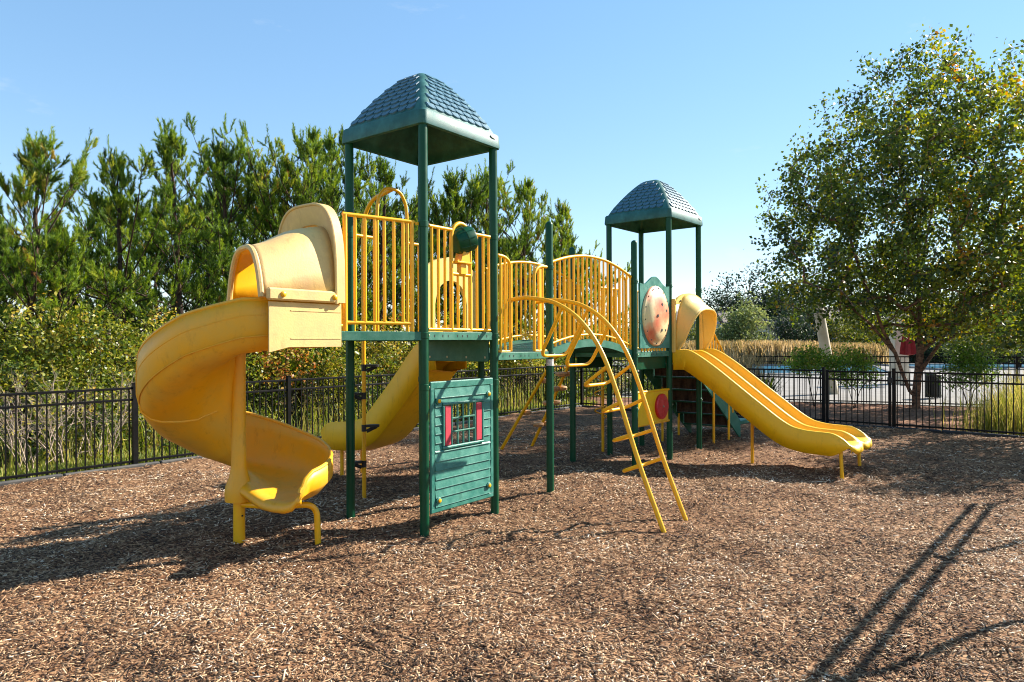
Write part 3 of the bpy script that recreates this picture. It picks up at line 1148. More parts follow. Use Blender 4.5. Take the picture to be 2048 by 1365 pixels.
# ---- spiral slide
CS, CT, RO = -1.285, 1.09, 0.93
fl_x = [0, 30, 60, 100, 143, 180, 215, 260, 300, 330, 352]
fl_z = [1.80, 1.75, 1.60, 1.29, 0.97, 0.74, 0.60, 0.51, 0.465, 0.445, 0.44]
hw_x = [0, 100, 150, 215, 260, 300, 330, 346, 352]
hw_z = [0.40, 0.50, 0.58, 0.53, 0.42, 0.34, 0.30, 0.28, 0.23]


def r_out(phi):
    return interp([0, 12, 60, 110, 250, 320, 352], [0.93, 0.925, 0.83, 0.80, 0.80, 0.82, 0.83], phi)


def spiral_section(phi, s=None):
    """list of (r, z) from outer rim to inner edge"""
    p = max(phi, 0)
    z = interp(fl_x, fl_z, p)
    hw = interp(hw_x, hw_z, p)
    RO = r_out(p)
    w = min(1, max(0, (phi - 5) / 70))            # 0 = straight entry trough, 1 = spiral bowl
    w = w * w * (3 - 2 * w)
    rin = 0.20 * (1 - w) + 0.055 * w
    hin = 0.38 * (1 - w) + 0.16 * w
    return [(RO, z + hw), (RO + 0.005, z + hw * 0.72), (RO + 0.003, z + hw * 0.45), (RO - 0.03, z + 0.10), (RO - 0.09, z + 0.035), (RO - 0.18, z + 0.006),
            (RO - 0.32, z), (RO - 0.46, z + 0.0 + 0.01 * w), (rin + 0.24, z + 0.004 + 0.03 * w), (rin + 0.12, z + 0.02 + 0.06 * w), (rin + 0.05, z + 0.07 + 0.05 * w), (rin + 0.01, z + hin * 0.6), (rin, z + hin)]


rows = []
for s in np.linspace(-0.875, CS, 6)[:-1]:
    rows.append([(s, CT - r, z) for r, z in spiral_section(0)])
phis = np.linspace(0, 352, 110)
for ph_ in phis:
    a = -PI / 2 - math.radians(ph_)
    rows.append([(CS + r * math.cos(a), CT + r * math.sin(a), z) for r, z in spiral_section(ph_)])
# rolled lip at the exit
a = -PI / 2 - math.radians(352)
hd = (math.cos(a - PI / 2), math.sin(a - PI / 2))
for dd, dz in ((0.03, -0.004), (0.055, -0.02), (0.065, -0.05), (0.055, -0.075)):
    rows.append([(x + hd[0] * dd, y + hd[1] * dd, (z if z < 0.53 else 0.53 + (z - 0.53) * 0.6) + dz) for x, y, z in rows[5 + 109]])
rowsm = rows
mb = MB().grid(rows)
sp = build(mb, 'spiral_slide', M['spiral'], ps, angle=60)
solidify(sp, 0.022)
tag(sp, 'faded yellow spiral slide curling round a central column')
rim = [r[0] for r in rows[:-1]]
build(MB().tube(rim, 0.017, 8), 'rolled_rim', M['spiral'], sp)
for fr_ in (0.70, 0.30):
    seam = []
    for ph_ in phis[:95]:
        a = -PI / 2 - math.radians(ph_)
        z = interp(fl_x, fl_z, ph_) + interp(hw_x, hw_z, ph_) * fr_
        rr = r_out(ph_) + 0.014 - (0.012 if fr_ < 0.4 else 0)
        seam.append((CS + rr * math.cos(a), CT + rr * math.sin(a), z))
    build(MB().tube([(-0.89, CT - RO - 0.014 + (0.012 if fr_ < 0.4 else 0), seam[0][2])] + seam, 0.005, 6), 'moulded_rib', M['spiral'], sp)
# joint flange between the straight entry and the spiral
fl = [(CS, CT - r * 1.0 - (0.02 if i < 4 else 0), z - (0.02 if i >= 4 else 0)) for i, (r, z) in enumerate(spiral_section(0))]
# straight entry side plate (cream) with rib lines
mb = MB()
mb.prism([(-1.60, 1.76), (-1.42, 1.80), (-0.885, 1.80), (-0.885, 2.165), (-1.60, 2.165)], 'y', CT - RO - 0.026, CT - RO - 0.012)
ep = build(mb, 'entry_side', M['hood'], sp, False)
for z in (1.87, 2.10):
    build(MB().box(-1.40, -0.89, CT - RO - 0.030, CT - RO - 0.02, z - 0.004, z + 0.004), 'moulded_rib', M['hood'], ep, False)
for ph_ in (6, 118, 236):
    a = -PI / 2 - math.radians(ph_)
    pts = [(CS + (r + (0.012 if i < 4 else 0.004)) * math.cos(a), CT + (r + (0.012 if i < 4 else 0.004)) * math.sin(a), z - (0.014 if i >= 3 else 0)) for i, (r, z) in enumerate(spiral_section(ph_)[:10])]
    build(MB().tube(pts, 0.012, 8), 'joint_flange', M['spiral'], sp)
# column and exit hub
build(MB().lathe([(0.12, 0.40), (0.125, 0.47), (0.115, 0.54), (0.085, 0.62), (0.066, 0.72), (0.062, 1.0), (0.062, 1.45), (0.062, 1.66), (0.07, 1.80)], CS, CT, 24), 'slide_column', M['spiral'], sp)
build(MB().lathe([(0.052, -0.1), (0.052, 0.41)], CS, CT, 20), 'support_post', M['yellow_metal'], sp)
ex = (CS + 0.0, CT - 0.62)
build(MB().tube(fillet([(CS + 0.0, CT, 0.365), (CS + 0.12, CT - 0.40, 0.375), (-0.87, 0.51, 0.37), (-0.86, 0.50, -0.1)], 0.12, 6), 0.028, 12), 'support_leg', M['yellow_metal'], sp)
build(MB().box(CS - 0.008, CS + 0.008, CT - 0.056, CT - 0.05, 0.26, 0.275), 'bolt', M['dark_hole'], sp, False)


def arch_section(hwid, zb, zt, n=22, sq=2.6):
    """arch from one foot to the other: superellipse top, (offset, z)"""
    pts = []
    for k in range(n + 1):
        a = PI * k / n
        c, s = math.cos(a), math.sin(a)
        x = -hwid * math.copysign(abs(c) ** (2 / sq), c)
        z = zb + (zt - zb) * abs(s) ** (2 / sq)
        pts.append((x, z))
    return pts


# hood: flange plate plus lofted cover
TCN = 0.54
secs = [(-0.905, 0.415, 2.87, 4.6), (-1.0, 0.42, 2.855, 4.4), (-1.15, 0.42, 2.82, 4.2), (-1.32, 0.415, 2.755, 3.9), (-1.48, 0.405, 2.68, 3.6), (-1.60, 0.395, 2.64, 3.4), (-1.655, 0.39, 2.625, 3.2)]
rows = []
for s, hwid, zt, sq in secs:
    g = min(1.0, (-0.905 - s) / 0.5)
    rows.append([(s + 0.075 * g * (x / hwid + 1), TCN - 0.03 * g + x * (1 - 0.20 * (z - 2.20) / (zt - 2.20)), z) for x, z in arch_section(hwid - 0.05 * g * 1, 2.20, zt, 26, sq)])
hd_ = build(MB().grid(rows), 'slide_hood', M['hood'], sp, angle=60)
hd_.data.materials.append(M['yellow_slide'])
solidify(hd_, 0.022).modifiers[0].material_offset = 1
tag(hd_, 'faded cream plastic hood over the top of the spiral slide')
build(MB().tube(rows[-1], 0.024, 8), 'hood_rim', M['hood'], hd_)
# skirt bands along both feet of the hood
for sg in (-1, 1):
    mb = MB()
    mb.box(-1.63 if sg < 0 else -1.46, -0.885, TCN + sg * 0.425 - 0.024 - (0.05 if sg > 0 else 0), TCN + sg * 0.425 + 0.024, 2.175, 2.275, 0.014)
    sk = build(mb, 'hood_skirt', M['hood'], hd_, False)
    if sg < 0:
        for s in (-1.50, -0.99):
            build(MB().tube([(s, TCN - 0.44, 2.225), (s, TCN - 0.46, 2.225), (s, TCN - 0.468, 2.225)], [0.024, 0.024, 0.014], 12), 'bolt_cap', M['yellow_metal'], sk)
outer = arch_section(0.45, 2.18, 3.085, 30, 3.4)
inner = arch_section(0.33, 2.18, 2.90, 30, 2.8)
rows = []
for s, pts in ((-0.875, inner), (-0.875, outer), (-0.965, outer), (-0.965, [(x * 0.97, z - 0.03 * (z > 2.3)) for x, z in outer]), (-0.915, inner), (-0.875, inner)):
    rows.append([(s, TCN + x, z) for x, z in pts])
fp = build(MB().grid(rows), 'hood_flange', M['hood'], hd_, angle=50)
fixnormals(fp)
build(MB().tube([(-0.965, TCN + x * 0.985, z - 0.012) for x, z in outer], 0.014, 8), 'flange_bead', M['hood'], fp)

# ---- straight slide behind (single chute from the second deck)


def chute(name, path, sec, fr, mat, s_at):
    """path: list of (t, z, squash); sec: list of (s, perp offset)"""
    P = np.array(path)
    T = np.gradient(P[:, :2], axis=0)
    T = T / np.linalg.norm(T, axis=1)[:, None]
    rows = []
    for i in range(len(P)):
        nx, nz = -T[i, 1], T[i, 0]
        if nz < 0:
            nx, nz = -nx, -nz
        rows.append([(s_at + s, P[i, 0] + nx * d * P[i, 2], P[i, 1] + nz * d * P[i, 2]) for s, d in sec])
    return rows


pth = smooth_path([(1.10, 1.60, 1), (1.30, 1.56, 1), (1.55, 1.30, 1), (1.90, 0.95, 1), (2.25, 0.63, 1), (2.55, 0.50, 1), (2.9, 0.46, 1), (3.18, 0.45, 0.9), (3.26, 0.43, 0.5)], 6)
secb = [(0.0, -0.10), (-0.005, 0.10), (0.0, 0.26), (0.02, 0.285), (0.045, 0.26), (0.06, 0.08), (0.11, 0.02), (0.2, 0.0), (0.36, 0.0), (0.45, 0.02), (0.50, 0.08), (0.515, 0.26), (0.54, 0.285), (0.56, 0.26), (0.565, 0.10), (0.56, -0.10)]
rows = chute('', pth, secb, 1, None, 1.33)
bs = build(MB().grid(rows), 'straight_slide', M['yellow_slide'], ps, angle=50)
solidify(bs, 0.012)
tag(bs, 'single yellow straight slide descending behind the first tower')
build(MB().grid(chute('', pth, [(0.01, -0.10), (0.28, -0.13), (0.55, -0.10)], 1, None, 1.33)), 'underside', M['yellow_slide'], bs, angle=50)
build(MB().tube([(1.44, 3.0, -0.1), (1.44, 3.0, 0.40)], 0.025, 10), 'support_leg', M['yellow_metal'], bs)
build(MB().tube([(1.80, 3.0, -0.1), (1.80, 3.0, 0.40)], 0.025, 10), 'support_leg', M['yellow_metal'], bs)
# its entry panel with an arched opening
outl = [(1.16, 1.74), (1.16, 2.74), (1.30, 2.82), (1.45, 2.88), (1.62, 2.90), (1.80, 2.88), (1.95, 2.82), (2.09, 2.74), (2.09, 1.74)]
hole = [(1.33, 1.74), (1.33, 2.30), (1.36, 2.42), (1.43, 2.53), (1.52, 2.59), (1.62, 2.61), (1.73, 2.59), (1.82, 2.53), (1.89, 2.42), (1.92, 2.30), (1.92, 1.74)]
outl2 = [(1.16, 1.74), (1.16, 2.30), (1.16, 2.52), (1.16, 2.74), (1.36, 2.845), (1.62, 2.90), (1.88, 2.845), (2.09, 2.74), (2.09, 2.52), (2.09, 2.30), (2.09, 1.74)]
rows = []
for t, pts in ((LM + 0.02, hole), (LM + 0.02, outl2), (LM + 0.07, outl2), (LM + 0.07, hole), (LM + 0.02, hole)):
    rows.append([(s, t, z) for s, z in pts])
ep2 = build(MB().grid(rows), 'slide_entry_panel', M['cream'], ps, angle=40)
fixnormals(ep2)
tag(ep2, 'pale yellow entry panel with an arched opening')
for s in (1.36, 1.72):
    build(MB().prism([(LM + 0.08, 1.72), (LM + 0.08, 1.98), (LM + 0.14, 2.06), (LM + 0.26, 2.06), (LM + 0.34, 1.95), (LM + 0.36, 1.72)], 'x', s, s + 0.17), 'entry_cheek', M['yellow_slide'], ep2, False)

# ---- front arch ladder
SL, SR = 1.395, 1.925
rail_tz = [(0.03, 2.305), (-0.12, 2.32), (-0.27, 2.318), (-0.60, 2.25), (-0.90, 2.065), (-1.15, 1.75), (-1.345, 1.30), (-1.585, 0.62), (-1.88, -0.1)]
lt = smooth_path([(SL, t, z) for t, z in rail_tz], 6)
al = build(MB().tube(lt, 0.0235, 12), 'arch_ladder', M['yellow_metal'], ps)
tag(al, 'yellow curved arch ladder leading up to the middle deck')
build(MB().tube([(SR, y, z) for _, y, z in lt], 0.0235, 12), 'side_rail', M['yellow_metal'], al)
steps = [((-0.69, 2.21), (-0.40, 1.68)), ((-0.955, 2.01), (-0.709, 1.58)), ((-1.225, 1.58), (-0.93, 1.37)), ((-1.375, 1.22), (-1.139, 1.11)), ((-1.487, 0.90), (-1.264, 0.82)), ((-1.59, 0.61), (-1.376, 0.52))]
for (ta, za), (tb, zb) in steps:
    pth2 = fillet([(SL, ta, za), (SL, tb, zb), (SR, tb, zb), (SR, ta, za)], 0.11, 6)
    build(MB().tube(pth2, 0.0185, 10), 'step', M['yellow_metal'], al)
# end rails beside the ladder opening
for x0, x1, flip in ((LM + 0.07, LM + 0.30, 0), (2 * LM - 0.32, 2 * LM - 0.06, 1)):
    if not flip:
        top = fillet([(x0, 0, 2.79), (x0 + 0.13, 0, 2.785), (x1, 0, 2.72), (x1, 0, D2 + 0.01)], 0.09, 6)
        bx_ = [(x0 + 0.05, D2), (x0 + 0.13, D2)]
    else:
        top = fillet([(x1, 0, 2.74), (x0 + 0.1, 0, 2.735), (x0, 0, 2.66), (x0, 0, D2 + 0.01)], 0.09, 6)
        bx_ = [(x0 + 0.09, D2), (x0 + 0.17, D2)]
    o = build(MB().tube(top, 0.02, 10), 'opening_rail', M['yellow_metal'], ps)
    build(MB().tube([(x0, 0, D2 + 0.012), (x1, 0, D2 + 0.012)], 0.014, 8), 'bottom_rail', M['yellow_metal'], o)
    for x, z in bx_:
        baluster(o, x, 0, z, 2.72 if flip else 2.77)
    if flip:
        tabs(o, [(x1 + 0.01, 0, 2.74)])
        build(MB().box(x0 + 0.105, x0 + 0.165, -0.004, 0.012, D2, 2.71, 0.003), 'flat_bar', M['yellow_metal'], o, False)
    else:
        tabs(o, [(x0, 0, 2.79)])
# back edge of the second deck beside the slide panel
for x in (LM + 0.06, 2 * LM - 0.055):
    pass

# ---- arched bridge (frame 2: s from -(BL+LM) to -LM)
B0, B1 = -(BL + LM) + 0.03, -LM - 0.03


def zdeck(s):
    q = (s - B0) / (B1 - B0)
    return D2 + (D3 - D2) * q + 0.15 * 4 * q * (1 - q)


br = build(MB().box(B0 - 0.02, B0, 0.06, LM - 0.06, D2 - 0.08, D2 - 0.01), 'arched_bridge', M['green_post'], ps, False, fr=2)
tag(br, 'green arched bridge with yellow baluster rails between the towers')
npk = 16
for k in range(npk):
    sa = B0 + (B1 - B0) * k / npk
    sb = B0 + (B1 - B0) * (k + 1) / npk - 0.012
    za, zb = zdeck(sa), zdeck(sb)
    mb = MB()
    vs = [(sa, 0.05, za - 0.03), (sb, 0.05, zb - 0.03), (sb, LM - 0.05, zb - 0.03), (sa, LM - 0.05, za - 0.03), (sa, 0.05, za), (sb, 0.05, zb), (sb, LM - 0.05, zb), (sa, LM - 0.05, za)]
    mb.add(vs, [(3, 2, 1, 0), (4, 5, 6, 7), (0, 1, 5, 4), (1, 2, 6, 5), (2, 3, 7, 6), (3, 0, 4, 7)])
    build(mb, 'plank', M['deck'], br, False)
for t in (0.012, LM - 0.042):
    ss = np.linspace(B0, B1, 21)
    rows = [[(s, t, zdeck(s) - 0.085) for s in ss], [(s, t, zdeck(s) + 0.012) for s in ss], [(s, t + 0.03, zdeck(s) + 0.012) for s in ss], [(s, t + 0.03, zdeck(s) - 0.085) for s in ss], [(s, t, zdeck(s) - 0.085) for s in ss]]
    so = build(MB().grid(rows), 'side_beam', M['green_rim'], br, True, 35)
    fixnormals(so)
    ss = np.linspace(B0 + 0.02, B1 - 0.02, 25)
    zt = [zdeck(s) + 1.07 + 0.035 * math.sin(PI * (s - B0) / (B1 - B0)) for s in ss]
    tt = t + 0.015
    ro = build(MB().tube([(s, tt, z) for s, z in zip(ss, zt)], 0.02, 10), 'bridge_rail', M['yellow_metal'], ps, fr=2)
    build(MB().tube([(s, tt, zdeck(s) + 0.075) for s in ss], 0.016, 10), 'bottom_rail', M['yellow_metal'], ro)
    nb = 20
    for k in range(nb):
        s = B0 + 0.04 + (B1 - B0 - 0.08) * k / (nb - 1)
        baluster(ro, s, tt, zdeck(s) + 0.02, zdeck(s) + 1.07 + 0.035 * math.sin(PI * (s - B0) / (B1 - B0)))

# ---- rails on the far tower
# back edge F-J: short rails with a gap for the rung climber
railing([(-LM + 0.06, LM, 2.72), (-LM + 0.22, LM, 2.72)], [(-LM + 0.06, LM, D3 + 0.03), (-LM + 0.22, LM, D3 + 0.03)], 3, fr=2)
railing([(-0.32, LM, 2.72), (-0.06, LM, 2.72)], [(-0.32, LM, D3 + 0.03), (-0.06, LM, D3 + 0.03)], 4, fr=2)
# back edge J-K: loops by the corkscrew climber
railing([(0.06, LM, 2.72), (0.30, LM, 2.72)], [(0.06, LM, D3 + 0.03), (0.30, LM, D3 + 0.03)], 4, fr=2)
railing([(0.78, LM, 2.72), (1.02, LM, 2.72)], [(0.78, LM, D3 + 0.03), (1.02, LM, D3 + 0.03)], 4, fr=2)
for s in (0.34, 0.56):
    pts = [(s, LM, D3)] + [(s + 0.09 - 0.09 * math.cos(a), LM, 2.86 + 0.10 * math.sin(a)) for a in np.linspace(0, PI, 10)] + [(s + 0.18, LM, D3)]
    build(MB().tube(pts, 0.017, 8), 'loop_rail', M['yellow_metal'], ps, fr=2)
# corkscrew climber
cs, ct = 0.22, 1.36
mb = MB().tube([(cs, ct, -0.1), (cs, ct, 1.9), (cs + 0.03, ct - 0.12, 2.1), (cs + 0.05, LM, 2.15)], 0.026, 10)
ck_ = build(mb, 'corkscrew_climber', M['yellow_metal'], ps, fr=2)
tag(ck_, 'yellow pole with a coiled corkscrew climber under the far tower')
hel = [(cs + 0.135 * math.cos(a), ct + 0.135 * math.sin(a), 0.55 + a / (2 * PI) * 0.30) for a in np.linspace(0, 2 * PI * 3.9, 90)]
hel = [(cs, ct, 0.50)] + hel + [(cs, ct, hel[-1][2] + 0.05)]
build(MB().tube(hel, 0.013, 8), 'coil', M['yellow_metal'], ck_)
# rung climber with moulded holds, behind the bridge
pole_ = lambda s, tb: MB().tube(fillet([(s, LM, 1.62), (s, 1.55, 1.66), (s, tb + 0.05, -0.1)], 0.25, 6), 0.027, 10)
rc_ = build(pole_(-0.85, 2.75), 'pod_climber', M['yellow_metal'], ps, fr=2)
build(pole_(-0.35, 2.47), 'side_pole', M['yellow_metal'], rc_)
tag(rc_, 'yellow sloping climber with tan holds behind the bridge')
for z, s, tb in ((1.05, -0.35, 2.47), (0.80, -0.35, 2.47), (0.42, -0.35, 2.47), (1.30, -0.35, 2.47), (1.20, -0.85, 2.75), (0.65, -0.85, 2.75)):
    f_ = 1 - z / 1.66
    t = 1.55 + (tb - 1.55) * f_
    for dx in ((-0.10, 0.10) if s > -0.5 else (0.11,)):
        build(MB().lathe([(0.03, z - 0.05), (0.085, z - 0.035), (0.10, z), (0.085, z + 0.03), (0.04, z + 0.035)], s + dx, t, 12), 'climbing_hold', M['tan_stone'], rc_)

# ---- oval bubble panel on the far tower
S0, S1 = -LM + 0.09, -0.075
mid = (S0 + S1) / 2
n = 28
outl = [(S0, 1.735)]
for k in range(n + 1):
    x = S0 + (S1 - S0) * k / n
    q = (x - mid) / (S1 - S0) * 2
    outl.append((x, 2.675 + 0.135 * (0.5 + 0.5 * math.cos(PI * min(1, abs(q) / 0.78))) + (0.012 * (abs(q) - 0.78) / 0.22 if abs(q) > 0.78 else 0)))
outl.append((S1, 1.735))
op = build(MB().prism(outl, 'y', -0.045, -0.015), 'oval_panel', M['green_plastic'], ps, True, 30, fr=2)
tag(op, 'green play panel with a faded pink oval bubble')
rows = []
rx, rz, zc = 0.405, 0.455, 2.215
for q, d in ((1.0, 0.0), (0.99, 0.02), (0.95, 0.03), (0.86, 0.035), (0.83, 0.05), (0.6, 0.085), (0.35, 0.105), (0.12, 0.112), (0.01, 0.113)):
    rows.append([(mid + rx * q * math.cos(a), -0.046 - d, zc + rz * q * math.sin(a)) for a in np.linspace(0, 2 * PI, 40, endpoint=False)])
ov = build(MB().grid(rows, True), 'oval_bubble', M['print'], op, angle=50)
for k in range(14):
    a = 2 * PI * (k + 0.3) / 14
    x, z = mid + rx * 0.91 * math.cos(a), zc + rz * 0.91 * math.sin(a)
    build(MB().tube([(x, -0.07, z), (x, -0.087, z)], 0.009, 8), 'rivet', M['dark_hole'], ov)
for dx, dz, r in ((0.02, 0.17, 0.024), (0.16, 0.08, 0.024), (-0.12, 0.0, 0.024), (0.02, -0.21, 0.024), (0.16, -0.21, 0.02)):
    q = math.hypot(dx / rx, dz / rz)
    d = interp([0, 0.12, 0.35, 0.6, 0.83], [0.113, 0.112, 0.105, 0.085, 0.05], q)
    build(MB().tube([(mid + dx, -0.03 - d, zc + dz), (mid + dx, -0.05 - d, zc + dz)], r, 14), 'finger_hole', M['dark_hole'], ov)
for k in range(9):
    x = S0 + 0.09 + k * (S1 - S0 - 0.2) / 8
    baluster(op, x, -0.02, 1.69, 1.74, 0.016)

# ---- spinner panel under the far tower
sn = build(MB().tube([(-LM + 0.03, -0.005, 1.09), (-0.015, -0.005, 1.09)], 0.02, 10), 'spinner_panel', M['yellow_metal'], ps, fr=2)
build(MB().tube([(-LM + 0.03, -0.005, 0.605), (-0.015, -0.005, 0.605)], 0.02, 10), 'bottom_rail', M['yellow_metal'], sn)
tag(sn, 'yellow panel with a red spinner disc between two posts')
build(MB().box(-LM + 0.07, -0.07, -0.018, 0.004, 0.615, 1.08, 0.006), 'panel_board', M['yellow_slide'], sn, False)
build(MB().tube([(-0.325, -0.018, 0.845), (-0.325, -0.05, 0.845), (-0.325, -0.062, 0.845), (-0.325, -0.066, 0.845), (-0.325, -0.062, 0.845)], [0.19, 0.195, 0.175, 0.12, 0.03], 36), 'spinner_disc', M['red'], sn, angle=25)
build(MB().lathe([(0.016, 0), (0.016, 0.01), (0.006, 0.014)], 0, 0, 10), 'bolt', M['steel'], sn).matrix_local = Matrix.Translation((-0.325, -0.064, 0.845)) @ Matrix.Rotation(PI / 2, 4, 'X')

# ---- double slide
rim_pts = [(-0.05, 1.56), (-0.20, 1.565), (-0.33, 1.54), (-0.671, 1.32), (-1.278, 0.86), (-1.705, 0.555), (-1.977, 0.465), (-2.30, 0.445), (-2.50, 0.435), (-2.60, 0.42)]
pth = smooth_path([(t, z, 1.0) for t, z in rim_pts], 6)
pth = [(t, z, 1.0 if t > -2.35 else max(0.12, 1.0 - ((-2.35 - t) / 0.25) ** 1.6 * 0.9)) for t, z, _ in pth]
sec2 = [(0.0, -0.17), (-0.006, 0.0), (0.0, 0.115), (0.012, 0.135), (0.03, 0.14), (0.048, 0.13), (0.062, 0.09), (0.08, 0.03), (0.115, 0.004), (0.17, 0.0), (0.36, 0.0), (0.42, 0.004), (0.455, 0.03), (0.475, 0.08), (0.495, 0.115), (0.525, 0.125), (0.555, 0.115), (0.575, 0.08), (0.595, 0.03), (0.63, 0.004), (0.69, 0.0), (0.88, 0.0), (0.935, 0.004), (0.97, 0.03), (0.988, 0.09), (1.002, 0.13), (1.02, 0.14), (1.038, 0.135), (1.05, 0.115), (1.056, 0.0), (1.05, -0.17)]
rows = chute('', pth, sec2, 2, None, 0.02)
# rounded exit lips curling down
last = rows[-1]
for k, (dt, dz, sh) in enumerate(((-0.05, -0.015, 0.99), (-0.085, -0.045, 0.97), (-0.09, -0.085, 0.95), (-0.06, -0.12, 0.94))):
    new = []
    for i, (s, t, z) in enumerate(last):
        sl_ = s - 0.02
        lane = 0.27 if sl_ < 0.525 else 0.78
        bulge = max(0, 1 - ((sl_ - lane) / 0.27) ** 2)
        edge = (i == 0 or i == len(last) - 1)
        new.append((0.02 + lane + (sl_ - lane) * sh, t + dt * (0.35 + 0.65 * bulge), z + dz * (0.6 + 0.4 * bulge) if not edge else z * 0.5 + (0.42 + dz) * 0.5 - 0.02))
    rows.append(new)
ds = build(MB().grid(rows), 'double_slide', M['yellow_slide'], ps, angle=60, fr=2)
solidify(ds, 0.012)
tag(ds, 'bright yellow double slide with two lanes side by side')
build(MB().grid(chute('', pth, [(0.01, -0.17), (0.3, -0.05), (0.525, -0.04), (0.75, -0.05), (1.04, -0.17)], 2, None, 0.02)), 'underside', M['yellow_slide'], ds, angle=60)
for s in (0.06, 1.01):
    build(MB().tube([(s, -2.50, -0.1), (s, -2.48, 0.40)], 0.024, 10), 'support_leg', M['yellow_metal'], ds)
build(MB().tube([(0.55, -1.1, -0.1), (0.55, -1.1, 0.90)], 0.024, 10), 'support_leg', M['yellow_metal'], ds)
# hood of the double slide
rows = []
n = 30
for q in np.linspace(0, 1, 9):
    r_ = []
    for x, z in arch_section(0.505, 1.70, 2.55 - 0.21 * q, n, 3.0):
        hgt = max(0, (z - 1.70) / 0.85)
        flare = hgt ** 0.7
        out = 0.10 + 0.37 * q * (0.10 + 0.90 * flare)
        wid = 1.0 - 0.10 * q * (1 - abs(2 * hgt - 1)) * 0 - 0.06 * q * hgt
        r_.append((0.545 + x * wid, -out, z + (0.05 * math.cos(x / 0.505 * PI / 2) * (1 - q) if hgt > 0.9 else 0)))
    rows.append(r_)
dh = build(MB().grid(rows), 'slide_hood', M['cream'], ds, angle=60)
solidify(dh, 0.02)
build(MB().tube(rows[-1], 0.018, 8), 'hood_rim', M['cream'], dh)
build(MB().box(0.0, 0.06, -0.10, -0.03, 1.66, 2.50, 0.008), 'hood_jamb', M['cream'], dh, False)
build(MB().box(1.03, 1.09, -0.10, -0.03, 1.66, 2.45, 0.008), 'hood_jamb', M['cream'], dh, False)
outl = [(0.02, 2.42)] + [(0.545 - 0.525 * math.cos(a), 2.46 + 0.15 * math.sin(a) ** 1.5) for a in np.linspace(0.02, PI - 0.02, 16)] + [(1.07, 2.42)]
build(MB().prism(outl, 'y', -0.11, -0.07), 'hood_crown', M['cream'], dh, True, 40)
for s in (0.16, 0.93):
    build(MB().lathe([(0.014, 0), (0.014, 0.01), (0.006, 0.014)], 0, 0, 10), 'bolt', M['dark_hole'], dh).matrix_local = Matrix.Translation((s, -0.115, 2.47)) @ Matrix.Rotation(PI / 2, 4, 'X')

# ---- steps down from the far tower
ST0 = LM + 0.05
nst = 6
st = build(MB().box(LM + 0.004, LM + 0.045, 0.06, LM - 0.06, D3 - 0.20, D3 - 0.01), 'stairway', M['green_post'], ps, False, fr=2)
tag(st, 'green stairway with yellow side rails behind the double slide')
run, rise_ = 0.30, (D3 - 0.25) / nst
for k in range(nst):
    s = ST0 + run * k
    z = D3 - rise_ * (k + 1)
    build(MB().box(s, s + run + 0.02, 0.06, LM - 0.06, z - 0.03, z, 0.005), 'tread', M['green_post'], st, False)
    build(MB().box(s - 0.006, s + 0.008, 0.07, LM - 0.07, z + 0.003, z + rise_ - 0.04, 0.003), 'riser', M['bark'], st, False)
SE = ST0 + run * nst
for t in (0.03, LM - 0.06):
    build(MB().prism([(ST0 - 0.03, D3 - 0.02), (ST0 - 0.03, D3 - 0.42), (SE, 0.02), (SE + 0.05, 0.02), (SE + 0.05, 0.32)], 'y', t, t + 0.025), 'stringer', M['green_rim'], st, False)
    slope = (D3 - 0.25) / (run * nst)
    zt = lambda s: D3 - slope * (s - ST0)
    top = [(ST0 + 0.02, t, zt(ST0) + 0.78), (SE - 0.35, t, zt(SE - 0.35) + 0.78), (SE - 0.33, t, zt(SE - 0.35) - 0.02)]
    ro = build(MB().tube(fillet(top, 0.05, 4), 0.018, 8), 'stair_rail', M['yellow_metal'], ps, fr=2)
    build(MB().tube([(ST0 + 0.02, t, zt(ST0) + 0.08), (SE - 0.35, t, zt(SE - 0.35) + 0.08)], 0.014, 8), 'bottom_rail', M['yellow_metal'], ro)
    for k in range(12):
        s = ST0 + 0.02 + (SE - 0.37 - ST0) * k / 12
        baluster(ro, s, t, zt(s) + 0.06, zt(s) + 0.78)
    build(MB().tube([(2.42, t, -0.1), (2.42, t, 0.95)], 0.022, 10), 'support_leg', M['yellow_metal'], st)
    build(MB().tube([(1.75, t, -0.1), (1.75, t, 1.0)], 0.022, 10), 'support_leg', M['yellow_metal'], st)
build(MB().box(SE + 0.06, SE + 0.62, 0.05, LM - 0.05, 0.24, 0.31, 0.01), 'transfer_platform', M['green_rim'], st, False)


# ------------------------------------------------------------------ fences
PICK = {}


def fence(name, p0, p1, height, spacing, posts, label, gate=False, mat='fence', z0=0.0, posth=0.05, cat='fence'):
    p0 = np.array(p0, float)
    p1 = np.array(p1, float)
    L = float(np.linalg.norm(p1 - p0))
    ang = math.atan2(p1[1] - p0[1], p1[0] - p0[0])
    e = empty(name, (p0[0], p0[1], z0), ang)
    tag(e, label, cat)
    for x in posts:
        w = 0.032 if not gate else 0.026
        mb = MB().box(x - w, x + w, -w, w, -0.1, height + posth)
        mb.box(x - w - 0.006, x + w + 0.006, -w - 0.006, w + 0.006, height + posth, height + posth + 0.012, 0.003)
        build(mb, 'fence_post', M[mat], e, False)
    for z in (height, height - 0.17, 0.10):
        build(MB().box(0, L, -0.016, 0.016, z - 0.034, z, 0.004), 'rail', M[mat], e, False)
    key = (mat, height)
    if key not in PICK:
        PICK[key] = MB().box(-0.0085, 0.0085, -0.0085, 0.0085, 0.03, height - 0.012).mesh('picket', False)
    n = int(L / spacing)
    for k in range(n):
        x = (k + 0.5) * L / n
        if min(abs(x - q) for q in posts) < 0.035:
            continue
        o = link('picket', PICK[key], M[mat], e)
        o.location = (x, random.uniform(-0.001, 0.001), 0)
        o.rotation_euler = (random.uniform(-0.004, 0.004), random.uniform(-0.004, 0.004), 0)
    return e


